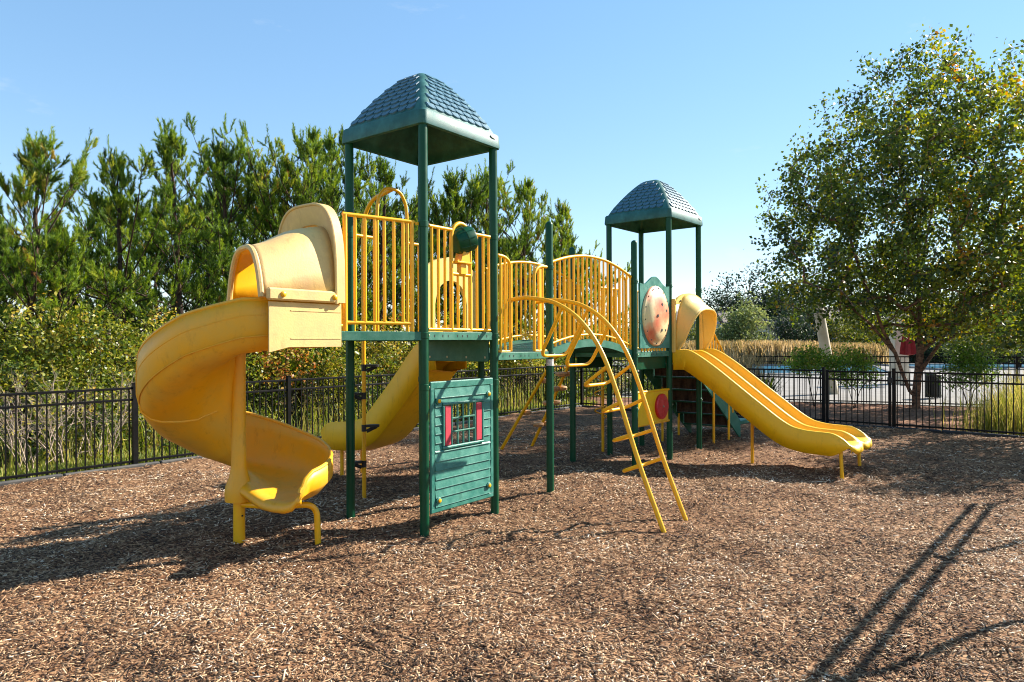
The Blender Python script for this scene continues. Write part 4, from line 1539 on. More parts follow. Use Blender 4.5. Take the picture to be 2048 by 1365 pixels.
FH = 1.19
L_left = float(np.dot(RC - FA, FD))
pp = 1.67
st_ = FA - FD * 3.2
Lt = L_left + 3.2
posts = []
x = 3.2 + pp - 2.62 * 2
while x < Lt - 0.3:
    if x > 0:
        posts.append(x)
    x += 2.62
posts.append(Lt)
fence('metal_fence', st_, RC, FH, 0.118, posts, 'black metal picket fence along the woods on the left')
G0 = np.array([7.13, 15.62])
G0 = RC + RD * float(np.dot(G0 - RC, RD))
G1 = RC + RD * float(np.dot(np.array([7.96, 14.44]) - RC, RD))
Lr0 = float(np.linalg.norm(G0 - RC))
Lg = float(np.linalg.norm(G1 - G0))
fence('metal_fence', RC, G0, FH, 0.115, [2.4, 4.8, Lr0], 'black metal picket fence behind the double slide, left of the gate')
ge = fence('fence_gate', G0 + RD * 0.05, G1 - RD * 0.05, FH - 0.01, 0.115, [0.03, Lg - 0.13], 'black metal gate between two thicker fence posts', gate=True, posth=0.0, cat='gate')
build(MB().box(Lg - 0.16, Lg - 0.06, -0.05, -0.02, 0.95, 1.06, 0.006), 'latch', M['black_plastic'], ge, False)
fence('metal_fence', G1, G1 + RD * 8.0, FH, 0.115, [0.0, 2.5, 5.0, 7.5], 'black metal picket fence right of the gate')
fence('pool_fence', F2A, F2A + F2D * 15.5, 1.43, 0.125, [0.1, 2.4, 4.8, 7.2, 9.6, 12.0, 14.4], 'taller black metal fence around the pool, behind the gate', z0=-0.05)


def edging(p0, p1, label, mat='edging', w=0.045, h=0.045):
    p0 = np.array(p0, float)
    p1 = np.array(p1, float)
    L = float(np.linalg.norm(p1 - p0))
    e = empty('edging_border', (p0[0], p0[1], 0), math.atan2(p1[1] - p0[1], p1[0] - p0[0]))
    n = int(L / 1.25)
    me = MB().box(0.006, L / n - 0.006, -w, w, -0.15, h, 0.015).mesh('edging_board', False)
    for k in range(n):
        o = link('edging_board', me, M[mat], e)
        o.location = (k * L / n, random.uniform(-0.012, 0.012), random.uniform(-0.012, 0.012))
        o.rotation_euler = (0, random.uniform(-0.004, 0.004), random.uniform(-0.006, 0.006))
    tag(e, label, 'edging')


edging(FA - FD * 3.2 - LN * 0.10, RC - LN * 0.10 - FD * 0.2, 'low grey edging boards along the foot of the left fence')
edging(RC + RD * 0.1 - RN * 0.12, RC + RD * 19 - RN * 0.12, 'low dark edging boards along the foot of the right fence', 'black_plastic')

# ------------------------------------------------------------------ swing frame standing to the right, its shadow falls across the mulch
hs = 2.40
sh = (hs / math.tan(SUN_EL))
dx, dy = sh * math.cos(SUN_AZ), sh * math.sin(SUN_AZ)
p0 = np.array([5.20 + dx, 7.80 + dy])
p1 = np.array([1.62 + dx, 3.75 + dy])
L = float(np.linalg.norm(p1 - p0))
sw = empty('swing_frame', (p0[0], p0[1], 0), math.atan2(p1[1] - p0[1], p1[0] - p0[0]))
tag(sw, 'green and yellow swing frame standing to the right of the play structure', 'swing frame')
for y in (0.0, 0.16):
    build(MB().tube([(0, y, hs), (L + 1.5, y, hs)], 0.032, 12), 'top_beam', M['green_post'], sw)
for x in (0.1, L * 0.5, L):
    build(MB().tube([(x, 0.08, -0.1), (x, 0.08, hs - 0.02)], 0.030, 14), 'leg', M['green_post'], sw)
    build(MB().box(x - 0.05, x + 0.05, -0.05, 0.21, hs - 0.06, hs - 0.045, 0.004), 'cross_plate', M['green_post'], sw, False)

# ------------------------------------------------------------------ pine trees


def make_pine(seed, h, rmax, lean=0.0):
    rng = np.random.default_rng(seed)
    zs = np.linspace(-0.1, h, 14)
    tx = np.cumsum(rng.normal(size=14) * 0.03 * h / 7) + lean * zs / h
    ty = np.cumsum(rng.normal(size=14) * 0.03 * h / 7)
    tp = np.stack([tx, ty, zs], 1)
    tr = 0.016 * h * (1 - zs / h) ** 0.8 + 0.012
    P0, P1, R0, R1 = [tp[:-1]], [tp[1:]], [tr[:-1]], [tr[1:]]
    tp_pos, tp_dir, tp_len, tp_t = [], [], [], []
    e0, e1, er0, er1 = [], [], [], []
    asy = rng.uniform(0, 2 * PI)
    asy2 = rng.uniform(0, 2 * PI)
    z = 0.10 * h
    while z < h * 0.985:
        q = z / h
        base = np.array([np.interp(z, zs, tx), np.interp(z, zs, ty), z])
        prof = (0.62 + 0.38 * min(1, q / 0.35)) * (1 - max(0, (q - 0.36) / 0.64) ** 1.35) + 0.06
        nb = rng.integers(3, 6)
        a0_ = rng.uniform(0, 2 * PI)
        for k in range(nb):
            az = a0_ + 2 * PI * k / nb + rng.normal() * 0.25
            Lb = rmax * prof * rng.uniform(0.45, 1.25) * (1 + 0.22 * math.cos(az - asy) + 0.16 * math.cos(2 * az + 5 * q - asy2)) * (1 + 0.25 * math.sin(11 * q + asy))
            el = math.radians(-4 + 74 * q ** 1.3 + rng.normal() * 9)
            dirh = np.array([math.cos(az), math.sin(az), 0])
            npt = 5
            pts = [base]
            d = dirh * math.cos(el) + np.array([0, 0, math.sin(el)])
            for s in range(npt):
                d = d + np.array([0, 0, 0.11]) + rng.normal(size=3) * 0.05
                d = d / np.linalg.norm(d)
                pts.append(pts[-1] + d * Lb / npt)
            pts = np.array(pts)
            rb = 0.005 + 0.006 * Lb
            rr = rb * np.linspace(1, 0.25, npt + 1)
            for s in range(npt):
                e0.append(pts[s]); e1.append(pts[s + 1]); er0.append(rr[s]); er1.append(rr[s + 1])
            # tip shoots
            tipd = unit(pts[-1] - pts[-2])
            tp_pos.append(pts[-1] - tipd * 0.1); tp_dir.append(tipd + np.array([0, 0, 1.3])); tp_len.append(rng.uniform(0.26, 0.40) + 0.14 * q); tp_t.append(rng.normal() * 0.1)
            ns = int(2 + Lb * 3.0)
            for s in range(ns):
                f = rng.uniform(0.42, 1.0)
                j = f * npt
                i0 = min(int(j), npt - 1)
                p = pts[i0] + (pts[i0 + 1] - pts[i0]) * (j - i0)
                sdv = np.array([-dirh[1], dirh[0], 0]) * (1 if rng.random() < 0.5 else -1)
                dd = sdv * rng.uniform(0.35, 1.0) + dirh * rng.uniform(0.1, 0.6) + np.array([0, 0, rng.uniform(0.05, 0.9)])
                dd = unit(dd)
                ls = rng.uniform(0.10, 0.40) * (0.35 + 0.65 * (1.15 - f)) * min(1.6, 0.6 + Lb * 0.6)
                pe = p + dd * ls
                e0.append(p); e1.append(pe); er0.append(0.006); er1.append(0.003)
                tj = rng.normal() * 0.19
                for c3 in range(3):
                    dv = dd * 0.5 + np.array([0, 0, 1.0]) + rng.normal(size=3) * 0.38
                    tp_pos.append(pe - dd * (0.05 + 0.10 * c3 * rng.uniform(0.5, 1.3))); tp_dir.append(dv); tp_len.append(rng.uniform(0.16, 0.32)); tp_t.append(tj + rng.normal() * 0.06)
        z += rng.uniform(0.30, 0.50) * (0.8 + 0.4 * (1 - q))
    # leader candles
    top = tp[-1]
    for k in range(7):
        d = np.array([rng.normal() * 0.35, rng.normal() * 0.35, 1.0]) if k else np.array([0, 0, 1.0])
        tp_pos.append(top - np.array([0, 0, 0.15]) + d * 0.05 * k * 0.5); tp_dir.append(d); tp_len.append(0.50 if k == 0 else rng.uniform(0.22, 0.36)); tp_t.append(0.0)
    P0.append(np.array(e0)); P1.append(np.array(e1)); R0.append(np.array(er0)); R1.append(np.array(er1))
    Vt, Ft = frusta(np.concatenate(P0), np.concatenate(P1), np.concatenate(R0), np.concatenate(R1), 5)
    trunk = np_mesh('trunk', Vt, Ft, 4, smooth=True)
    pos = np.array(tp_pos); dr_ = unit(np.array(tp_dir)); ln = np.array(tp_len) * 0.95; tt = np.array(tp_t)
    nt_ = len(pos)
    NN = 64
    along = np.tile((np.arange(NN) + 0.5) / NN, nt_)
    P = np.repeat(pos, NN, 0); D = np.repeat(dr_, NN, 0); Ln = np.repeat(ln, NN)
    az = rng.uniform(0, 2 * PI, nt_ * NN)
    ref = np.where(np.abs(D[:, 2:3]) < 0.9, np.array([[0, 0, 1.0]]), np.array([[1.0, 0, 0]]))
    N = unit(ref - D * (ref * D).sum(1, keepdims=True)); B = np.cross(D, N)
    rad = N * np.cos(az)[:, None] + B * np.sin(az)[:, None]
    spread = (0.74 - 0.28 * along)[:, None]
    nd = unit(D * 0.85 + rad * spread + rng.normal(size=(nt_ * NN, 3)) * 0.12)
    nl = rng.uniform(0.065, 0.105, nt_ * NN)[:, None]
    b0 = P + D * (Ln * along)[:, None]
    tip = b0 + nd * nl
    sdv = unit(np.cross(nd, rng.normal(size=(nt_ * NN, 3)))) * 0.0070
    V = np.stack([b0 - sdv, b0 + sdv, tip], 1).reshape(-1, 3)
    F = np.arange(nt_ * NN * 3).reshape(-1, 3)
    tint = np.repeat(np.clip(0.50 + np.repeat(tt, NN) + rng.normal(size=nt_ * NN) * 0.10, 0.02, 0.90), 3)
    dead = np.repeat(np.repeat(rng.random(nt_) < 0.005, NN), 3)
    tint[dead] = 0.98
    crown = np_mesh('crown', V, F, 3, tint)
    return trunk, crown


PINES = [make_pine(101, 6.0, 2.1, 0.15), make_pine(112, 6.6, 2.5, 0.35), make_pine(103, 7.6, 2.7, -0.2), make_pine(124, 7.2, 2.1, -0.4), make_pine(105, 6.6, 2.9, 0.25), make_pine(136, 7.0, 2.4, 0.5), make_pine(147, 6.4, 2.7, -0.3)]
PH = [6.0, 6.6, 7.6, 7.2, 6.6, 7.0, 6.4]


def at_px(px, Y):
    return ((px - 1024) / 1385.6 * Y, Y)


def pine(px, Y, ztop, var, rot, label, group=None):
    x, y = at_px(px, Y)
    e = empty('pine_tree', (x, y, -0.06), rot)
    s = (ztop + 0.06) / (PH[var] + 0.25)
    e.scale = (s * 1.0, s * 1.0, s)
    t, c = PINES[var]
    link('trunk', t, M['bark'], e)
    link('crown', c, M['pine'], e)
    tag(e, label, 'tree', group or 'pines behind the left fence')
    return e


def zt_(py, Y, px=700):
    return 1.83 - (py - (685.4 - 0.005 * (px - 1024))) * Y / 1385.6


pine_list = [
    (55, 13.4, 272, 0, 0.3, 'pine with three upright tips at the far left edge'),
    (-70, 13.0, 400, 4, 1.3, 'pine cut by the left frame edge, lower than its neighbour'),
    (238, 15.2, 312, 1, 2.0, 'dark pointed pine, second tall one from the left edge'),
    (150, 14.0, 455, 4, 4.0, 'low pine between the first two tall pines on the left'),
    (382, 15.8, 280, 3, 1.1, 'narrow tall pine straight behind the spiral slide turn'),
    (462, 17.2, 284, 6, 5.2, 'broad pine just right of the narrow tall pine'),
    (540, 18.2, 318, 4, 0.9, 'shorter pine above the cream slide hood'),
    (598, 18.0, 262, 2, 3.1, 'tallest pine above the cream slide hood'),
    (672, 18.8, 264, 5, 2.2, 'tall pine just left of the near roof'),
    (755, 20.0, 316, 2, 4.4, 'pine seen below the near roof between its posts'),
    (893, 21.8, 342, 0, 0.2, 'pine between the two right posts of the near tower'),
    (965, 23.2, 352, 6, 1.7, 'dense pine behind the right post of the near tower'),
    (1035, 24.2, 362, 2, 2.9, 'wide pine just right of the near tower post'),
    (1100, 25.6, 412, 5, 0.6, 'pine behind the round-topped post by the ladder'),
    (1150, 27.2, 470, 0, 3.6, 'small pine near the right end of the pine row'),
    (1186, 29.0, 520, 1, 1.0, 'last small pine sloping down to the far tower'),
]
for px, Y, py, var, rot, lab in pine_list:
    pine(px, Y, zt_(py, Y, px), var, rot, lab)
rng = np.random.default_rng(5)
for k, px in enumerate(range(-20, 1130, 62)):
    Y = 16.5 + 12.0 * (px + 20) / 1150 + rng.uniform(1.5, 3.5)
    ytop = np.interp(px, [0, 240, 600, 760, 1000, 1130], [430, 400, 345, 380, 420, 500]) + rng.uniform(-10, 40)
    pine(px + rng.uniform(-18, 18), Y, zt_(ytop, Y, px), int(rng.integers(0, 7)), rng.uniform(0, 6.28), 'pine in the dark second row of the woods, mostly hidden by nearer pines', 'pines in the back row of the woods')

# ------------------------------------------------------------------ leafy plants


def blob_points(n, rng, shape, lo=0.0):
    """points in a lumpy ellipsoid, denser near its skin"""
    P = rng.normal(size=(n, 3))
    P = unit(P) * (rng.uniform(0.35, 1, n)[:, None] ** 0.6)
    P[:, 2] = np.abs(P[:, 2]) * (1 if lo == 0 else 1) if lo == 0 else P[:, 2]
    lump = 1 + 0.22 * np.sin(3.1 * P[:, :1] * 2 + rng.uniform(0, 6)) * np.cos(2.7 * P[:, 1:2] * 2 + rng.uniform(0, 6))
    return P * lump * np.array(shape)


def make_shrub(seed, rx, ry, hgt, natt, nleaf, lsize, base=0.05, spread=0.18, stems=3, trunk_h=0.0, r_tip=0.004, tint0=0.45, tints=0.18, droop=0.1):
    rng = np.random.default_rng(seed)
    pts = blob_points(natt, rng, (rx, ry, hgt - trunk_h - base), 0)
    pts[:, 2] += trunk_h + base
    nodes, par = [np.zeros(3)], [-1]
    nodes[0] = np.array([0, 0, -0.1])
    for k in range(stems):
        prev = 0
        a = 2 * PI * k / stems + rng.uniform(0, 1)
        for q in (0.33, 0.66, 1.0):
            nodes.append(np.array([math.cos(a) * rx * 0.28 * q, math.sin(a) * ry * 0.28 * q, max(trunk_h, 0.3) * q]))
            par.append(prev)
            prev = len(nodes) - 1
    P, pr, tips = grow_tree(nodes, par, pts, rng, 0.22, 0.10)
    bm_ = branch_mesh('stems', P, pr, r_tip, 0.42, 4)
    # leaves around tips and twig ends
    pick = rng.integers(0, len(tips), nleaf)
    pos = P[tips[pick]] + rng.normal(size=(nleaf, 3)) * spread * np.array([1, 1, 0.8])
    pos[:, 2] = np.maximum(pos[:, 2], 0.03)
    sz = lsize * rng.uniform(0.65, 1.3, nleaf)
    V, F = leaf_arrays(pos, sz, rng, 0.35, 0.6, droop)
    clump = rng.normal(size=len(tips)) * tints
    tint = np.clip(tint0 + clump[pick] + rng.normal(size=nleaf) * 0.10, 0, 1)
    lm = np_mesh('foliage', V, F, 4, np.repeat(tint, 4))
    return bm_, lm, (V, F, np.repeat(tint, 4))


def shrub(name, meshes, loc, rot, scale, lmat, label, cat='shrub', group=None, bmat='bark'):
    e = empty(name, loc, rot)
    e.scale = scale if isinstance(scale, tuple) else (scale,) * 3
    link('stems', meshes[0], M[bmat], e)
    link('foliage', meshes[1], M[lmat], e)
    tag(e, label, cat, group)
    return e


# undergrowth thicket along the woods edge: one mass of leaves
variants = [make_shrub(300 + k, 0.9, 0.9, 1.0, 46, 1800, 0.068, 0.0, 0.11, 4, 0, 0.004, 0.30 + 0.08 * (k % 3), 0.20)[2] for k in range(5)]
rng = np.random.default_rng(77)
VV, FF, TT = [], [], []
offv = 0
for k in range(66):
    d_along = -3.5 + k * 0.45 + rng.uniform(-0.3, 0.3)
    d_out = rng.uniform(1.15, 4.4)
    p = FA + FD * d_along + LN * d_out
    V, F, T = variants[int(rng.integers(0, 5))]
    a = rng.uniform(0, 2 * PI)
    hgt = (0.6 + 0.36 * d_out) * rng.uniform(0.45, 1.25)
    w = rng.uniform(0.75, 1.15)
    R = np.array([[math.cos(a), -math.sin(a), 0], [math.sin(a), math.cos(a), 0], [0, 0, 1]])
    W = V.copy()
    # keep leaf size: move leaves by scaled centre
    ctr = np.repeat(V.reshape(-1, 4, 3).mean(1), 4, 0)
    W = (V - ctr) + ctr * np.array([w, w, hgt])
    W = W @ R.T + np.array([p[0], p[1], -0.07])
    VV.append(W); FF.append(F + offv); TT.append(np.clip(T + rng.normal() * 0.10, 0, 0.88)); offv += len(W)
me = np_mesh('undergrowth', np.concatenate(VV), np.concatenate(FF), 4, np.concatenate(TT))
o = link('undergrowth', me, M['thicket_leaf'])
tag(o, 'tangled yellow-green undergrowth between the fence and the pines', 'undergrowth', kind='stuff')

yel = make_shrub(401, 1.0, 0.9, 2.6, 80, 3600, 0.075, 0.5, 0.15, 4, 0.5, 0.005, 0.70, 0.14)
grn = make_shrub(402, 1.1, 1.0, 2.7, 90, 4000, 0.075, 0.4, 0.15, 4, 0.5, 0.005, 0.52, 0.14)
org = make_shrub(403, 0.8, 0.8, 2.4, 70, 2000, 0.085, 0.6, 0.15, 4, 0.5, 0.005, 0.86, 0.10)


def make_bare(seed, h, n0):
    """leafless bush: forking upright twigs"""
    rng = np.random.default_rng(seed)
    E0, E1, RA, RB = [], [], [], []
    tips = []

    def twig(p, d, L, r, depth):
        k = 3
        for q in range(k):
            d = unit(d + rng.normal(size=3) * 0.16 + np.array([0, 0, 0.05]))
            e = p + d * L / k
            r2 = r * 0.86
            E0.append(p); E1.append(e); RA.append(r); RB.append(r2)
            p, r = e, r2
            if depth < 4 and rng.random() < 0.55:
                twig(p, unit(d + rng.normal(size=3) * 0.55 + np.array([0, 0, 0.1])), L * rng.uniform(0.45, 0.75), r * 0.7, depth + 1)
        tips.append(p)
        if depth < 4:
            for _ in range(2):
                twig(p, unit(d + rng.normal(size=3) * 0.42), L * rng.uniform(0.5, 0.75), r * 0.75, depth + 1)
    for k in range(n0):
        a = 2 * PI * k / n0 + rng.uniform(-0.4, 0.4)
        t = rng.uniform(0.15, 0.6)
        twig(np.array([math.cos(a) * 0.06, math.sin(a) * 0.06, -0.1]), unit(np.array([math.cos(a) * t, math.sin(a) * t, 1.0])), h * 0.42, 0.011, 1)
    V, F = frusta(np.array(E0), np.array(E1), np.array(RA), np.array(RB), 4)
    tp_ = np.array(tips)
    pk = rng.integers(0, len(tp_), 120)
    V2, F2 = leaf_arrays(tp_[pk] + rng.normal(size=(120, 3)) * 0.03, np.full(120, 0.05), rng)
    return np_mesh('stems', V, F, 4, smooth=True), np_mesh('foliage', V2, F2, 4, np.repeat(rng.uniform(0.6, 0.85, 120), 4))


bare = make_bare(404, 1.6, 5)
bare2 = make_bare(405, 1.5, 4)
for px, Y, ms, rot, sc, lab, lm_ in [
    (70, 12.3, yel, 0.4, (1.0, 1.0, 1.0), 'yellow-leaved shrub at the far left behind the fence', 'thicket_leaf'),
    (215, 12.9, grn, 1.4, (1.0, 1.0, 1.03), 'large green leafy shrub left of the spiral slide', 'thicket_leaf'),
    (330, 13.8, yel, 2.4, (0.95, 0.95, 0.98), 'yellow-green shrub just above the spiral slide curve', 'thicket_leaf'),
    (130, 12.9, org, 0.9, (0.9, 0.9, 1.12), 'orange-tinged shrub between the yellow and green shrubs', 'thicket_leaf'),
    (440, 15.0, grn, 3.4, (1.0, 1.0, 1.0), 'green shrub hidden behind the spiral slide', 'thicket_leaf'),
    (560, 16.0, org, 4.4, (1.1, 1.1, 1.0), 'reddish shrub seen under the slide landing', 'thicket_leaf'),
    (640, 17.0, grn, 5.4, (1.1, 1.1, 1.0), 'green shrub between the slide column and the near tower', 'thicket_leaf'),
    (780, 18.6, yel, 0.2, (1.1, 1.1, 1.0), 'yellow shrub behind the climbing pole', 'thicket_leaf'),
    (905, 20.5, grn, 1.9, (1.2, 1.2, 1.0), 'green shrub behind the house panel', 'thicket_leaf'),
    (1040, 22.0, yel, 2.9, (1.2, 1.2, 0.9), 'yellow-green shrub behind the arch ladder', 'thicket_leaf'),
]:
    x, y = at_px(px, Y)
    shrub('leafy_shrub', ms, (x, y, -0.07), rot, sc, lm_, lab, 'shrub', 'shrubs at the edge of the woods')
for px, Y, ms, rot, lab in [(64, 10.25, bare, 0.5, 'bare pale twiggy bush nearest the left edge'), (130, 10.7, bare2, 2.2, 'bare pale twiggy bush, middle one of three'), (205, 11.15, bare, 4.0, 'bare pale twiggy bush closest to the spiral slide')]:
    x, y = at_px(px, Y)
    shrub('bare_bush', ms, (x, y, -0.07), rot, 1.12, 'thicket_leaf', lab, 'bush', 'bare bushes behind the left fence', 'twig')


def blades(n, rng, area_fn, h0, h1, width, bend=0.35, plume=0.0):
    """grass blades: 2-quad strips; area_fn(n) gives base xy"""
    xy = area_fn(n)
    hgt = rng.uniform(h0, h1, n)
    a = rng.uniform(0, 2 * PI, n)
    d = np.stack([np.cos(a), np.sin(a)], 1) * (bend * hgt * rng.uniform(0.2, 1, n))[:, None]
    sd2 = np.stack([-np.sin(a), np.cos(a), np.zeros(n)], 1) * width
    b0 = np.c_[xy, np.full(n, -0.06)]
    m1 = np.c_[xy + d * 0.35, hgt * 0.6]
    t1 = np.c_[xy + d, hgt]
    V = np.stack([b0 - sd2, b0 + sd2, m1 + sd2 * (0.8 + plume), m1 - sd2 * (0.8 + plume), t1 + sd2 * (0.15 + plume), t1 - sd2 * (0.15 + plume)], 1).reshape(-1, 3)
    i = np.arange(n) * 6
    F = np.concatenate([np.stack([i, i + 1, i + 2, i + 3], 1), np.stack([i + 3, i + 2, i + 4, i + 5], 1)])
    return V, F


def clump_area(cx, cy, rx, ry, rng):
    return lambda n: np.stack([cx + rng.normal(size=n) * rx * 0.5, cy + rng.normal(size=n) * ry * 0.5], 1)


# grass strip and tufts between fence and thicket
rng = np.random.default_rng(31)


def strip_area(n):
    d = rng.uniform(-3.2, 15, n)
    o_ = 0.12 + np.abs(rng.normal(size=n)) * 0.55
    p = FA[None] + FD[None] * d[:, None] + LN[None] * o_[:, None]
    return p


V, F = blades(16000, rng, strip_area, 0.03, 0.12, 0.006, 0.6)
o = link('short_grass', np_mesh('short_grass', V, F, 4, np.repeat(np.clip(rng.normal(size=16000) * 0.22 + 0.55, 0, 1), 6)), M['grass_blade'])
tag(o, 'short dry grass strip behind the left fence', 'grass', kind='stuff')


def weed_area(n):
    d = rng.uniform(-3.2, 15, n)
    o_ = rng.uniform(1.0, 2.2, n)
    return FA[None] + FD[None] * d[:, None] + LN[None] * o_[:, None]


V, F = blades(1500, rng, weed_area, 0.2, 0.8, 0.006, 0.6)
o = link('tall_weeds', np_mesh('tall_weeds', V, F, 4, np.repeat(np.clip(rng.normal(size=1500) * 0.25 + 0.7, 0, 1), 6)), M['grass_blade'])
tag(o, 'tall weeds in front of the undergrowth behind the left fence', 'grass', kind='stuff')

# ------------------------------------------------------------------ birch on the right
rng = np.random.default_rng(202)
BX, BY = 11.25, 19.3
nodes = [np.array([0, 0, -0.15])]
par = [-1]


def stem(pts, start=0):
    prev = start
    ids = []
    for p in pts:
        nodes.append(np.array(p, float))
        par.append(prev)
        prev = len(nodes) - 1
        ids.append(prev)
    return ids


main = stem([(0.0, 0, 0.35), (0.05, 0, 0.9), (0.12, 0, 1.5), (0.16, 0.05, 2.1), (0.12, 0.1, 2.8), (0.2, 0.1, 3.6), (0.10, 0.1, 4.4), (0.25, 0.1, 5.4), (0.2, 0.0, 6.4), (0.4, 0.1, 7.6)])
left = stem([(-0.14, 0.05, 0.45), (-0.32, 0.1, 0.95), (-0.52, 0.1, 1.5), (-0.85, 0.1, 2.1), (-1.15, 0.0, 2.8), (-1.5, 0.0, 3.6), (-1.8, 0, 4.6), (-2.0, 0, 5.8)], 1)
stem([(-1.1, 0.3, 2.3), (-1.7, 0.5, 2.9), (-2.5, 0.6, 3.5)], left[2])
right = stem([(0.5, -0.1, 1.9), (0.9, -0.2, 2.4), (1.4, -0.2, 3.0), (1.8, -0.2, 3.9), (2.1, -0.2, 5.0)], main[2])
stem([(0.9, 0.4, 1.75), (1.7, 0.6, 2.1), (2.6, 0.7, 2.6), (3.2, 0.8, 3.2)], main[1])
stem([(0.7, 0.6, 4.9), (1.1, 0.9, 5.9), (1.3, 1.0, 7.0)], main[5])
stem([(-0.4, -0.5, 5.0), (-0.8, -0.7, 6.2), (-0.9, -0.7, 7.4)], main[6])
n = 1150
u_ = unit(rng.normal(size=(n * 3, 3))) * (rng.uniform(0.12, 1, n * 3)[:, None] ** 0.5)
cand = u_ * np.array([4.9, 4.2, 4.9]) + np.array([0.55, 0.2, 5.45])
zq = (cand[:, 2] - 0.9) / 9.4
rmaxz = 4.7 * np.clip(np.sin(np.clip(zq * 0.72 + 0.28, 0, 1) * PI) ** 0.55, 0.05, 1)
lump = 1 + 0.16 * np.sin(cand[:, 0] * 1.9 + 1) * np.sin(cand[:, 2] * 2.3) + 0.12 * np.sin(cand[:, 1] * 2.1 + cand[:, 2] * 1.3)
ok = (np.hypot(cand[:, 0] - 0.55, cand[:, 1]) < rmaxz * lump) & (cand[:, 2] > np.where(cand[:, 0] < -0.8, 2.75 + 0.25 * np.sin(cand[:, 0] * 3), 2.0))
cand = cand[ok][:n]
P, pr, tips = grow_tree(nodes, par, cand, rng, 0.34, 0.09, 0.15)
bt = empty('birch_tree', (BX, BY, -0.05), 0)
bt.scale = (1.0, 1.0, 1.02)
tag(bt, 'tall river birch with several stems and sparse sunlit leaves', 'tree')
link('trunk', branch_mesh('trunk', P, pr, 0.0078, 0.47, 6, 0.25), M['birch_bark'], bt)
nl = 66000
pick = rng.integers(0, len(tips), nl)
fr_ = rng.uniform(0, 1, nl)
pa = P[pr[tips[pick]]]
pos = pa + (P[tips[pick]] - pa) * (fr_ * 1.25)[:, None] + rng.normal(size=(nl, 3)) * np.array([0.16, 0.16, 0.13])
pos[:, 2] -= np.abs(rng.normal(size=nl)) * 0.12
V, F = leaf_arrays(pos, 0.110 * rng.uniform(0.7, 1.3, nl), rng, 0.1, 0.7, 0.5)
hgt01 = np.clip((pos[:, 2] - 2) / 8, 0, 1)
ct_ = rng.normal(size=len(tips)) * 0.15
tint = np.clip(0.49 + ct_[pick] + rng.normal(size=nl) * 0.15 + 0.10 * np.clip(pos[:, 0] / 4, -1, 1), 0, 1)  # sunlight painted in: leaves lighter and yellower towards the sun's side
link('crown', np_mesh('crown', V, F, 4, np.repeat(tint, 4)), M['birch_leaf'], bt)

# a second, smaller tree outside the frame on the right; its shade dapples the mulch by the slide
off_t = make_shrub(520, 1.8, 1.8, 4.6, 200, 14000, 0.12, 0.3, 0.22, 2, 1.6, 0.006, 0.5, 0.14)
shrub('shade_tree', off_t, (11.0, 12.5, -0.05), 0.7, (1, 1, 1), 'birch_leaf', 'small leafy tree beyond the right edge of the play area', 'tree', None, 'birch_bark')

# ------------------------------------------------------------------ planting bed between the fences
sh1 = make_shrub(601, 0.95, 0.6, 1.85, 90, 3600, 0.075, 0.15, 0.14, 4, 0.95, 0.005, 0.5, 0.15)
sh2 = make_shrub(602, 0.75, 0.6, 1.80, 80, 3200, 0.075, 0.15, 0.14, 3, 0.55, 0.005, 0.52, 0.15)
x, y = at_px(1628, 19.9)
shrub('clipped_shrub', sh1, (x, y, -0.06), 0.3, (0.95, 0.9, 0.92), 'shrub_leaf', 'flat-topped green shrub on bare stems, left of the gate post')
x, y = at_px(1708, 19.4)
shrub('clipped_shrub', sh2, (x, y, -0.06), 1.9, (0.8, 0.9, 0.93), 'shrub_leaf', 'green shrub trailing low behind the gate')
x, y = at_px(1938, 18.6)
shrub('clipped_shrub', sh2, (x, y, -0.06), 4.1, (1.0, 0.95, 0.98), 'shrub_leaf', 'round green shrub right of the birch trunk')
rng = np.random.default_rng(41)


def grass_clump(name, px, Y, n, h0, h1, w, spread, mat, label, tint0, plume=0.0, bend=0.6):
    x, y = at_px(px, Y)
    V, F = blades(n, rng, clump_area(0, 0, spread, spread, rng), h0, h1, w, bend, plume)
    o = link(name, np_mesh(name, V, F, 4, np.repeat(np.clip(rng.normal(size=n) * 0.2 + tint0, 0, 1), 6)), M[mat])
    o.location = (x, y, 0)
    tag(o, label, 'grass', 'ornamental grasses')
    return o


grass_clump('ornamental_grass', 2015, 14.2, 1000, 0.3, 0.95, 0.006, 0.75, 'grass_blade', 'green ornamental grass clump behind the fence at the right edge', 0.75, 0, 0.8)
grass_clump('ornamental_grass', 2075, 15.0, 900, 0.5, 1.25, 0.006, 0.8, 'grass_blade', 'ornamental grass cut by the right frame edge', 0.75, 0, 0.8)
grass_clump('yucca', 1528, 20.5, 130, 0.4, 0.95, 0.03, 0.25, 'grass_blade', 'spiky yucca plant behind the double slide', 0.25, 0, 0.9)
grass_clump('ornamental_grass', 1462, 17.9, 1600, 0.5, 1.55, 0.011, 0.55, 'straw', 'tan feathery grass clump beside the stair rail', 0.6, 0.3, 0.55)
grass_clump('ornamental_grass', 1440, 19.0, 1400, 0.6, 1.7, 0.011, 0.6, 'straw', 'tan feathery grass clump seen through the slide hood', 0.6, 0.3, 0.5)
for k, px in enumerate(range(1380, 1735, 27)):
    lab = ['first', 'second', 'third', 'fourth', 'fifth', 'sixth', 'seventh', 'eighth', 'ninth', 'tenth', 'eleventh', 'twelfth', 'thirteenth', 'fourteenth'][k]
    grass_clump('ornamental_grass', px, 55.0 + rng.uniform(-0.8, 0.8), 1000, 0.7, 2.0 + rng.uniform(-0.15, 0.1) if px < 1640 else 1.75, 0.035, 1.6, 'straw', f'tan plumed grass beyond the pool, {lab} of the row from the left', 0.45, 0.15, 0.5)

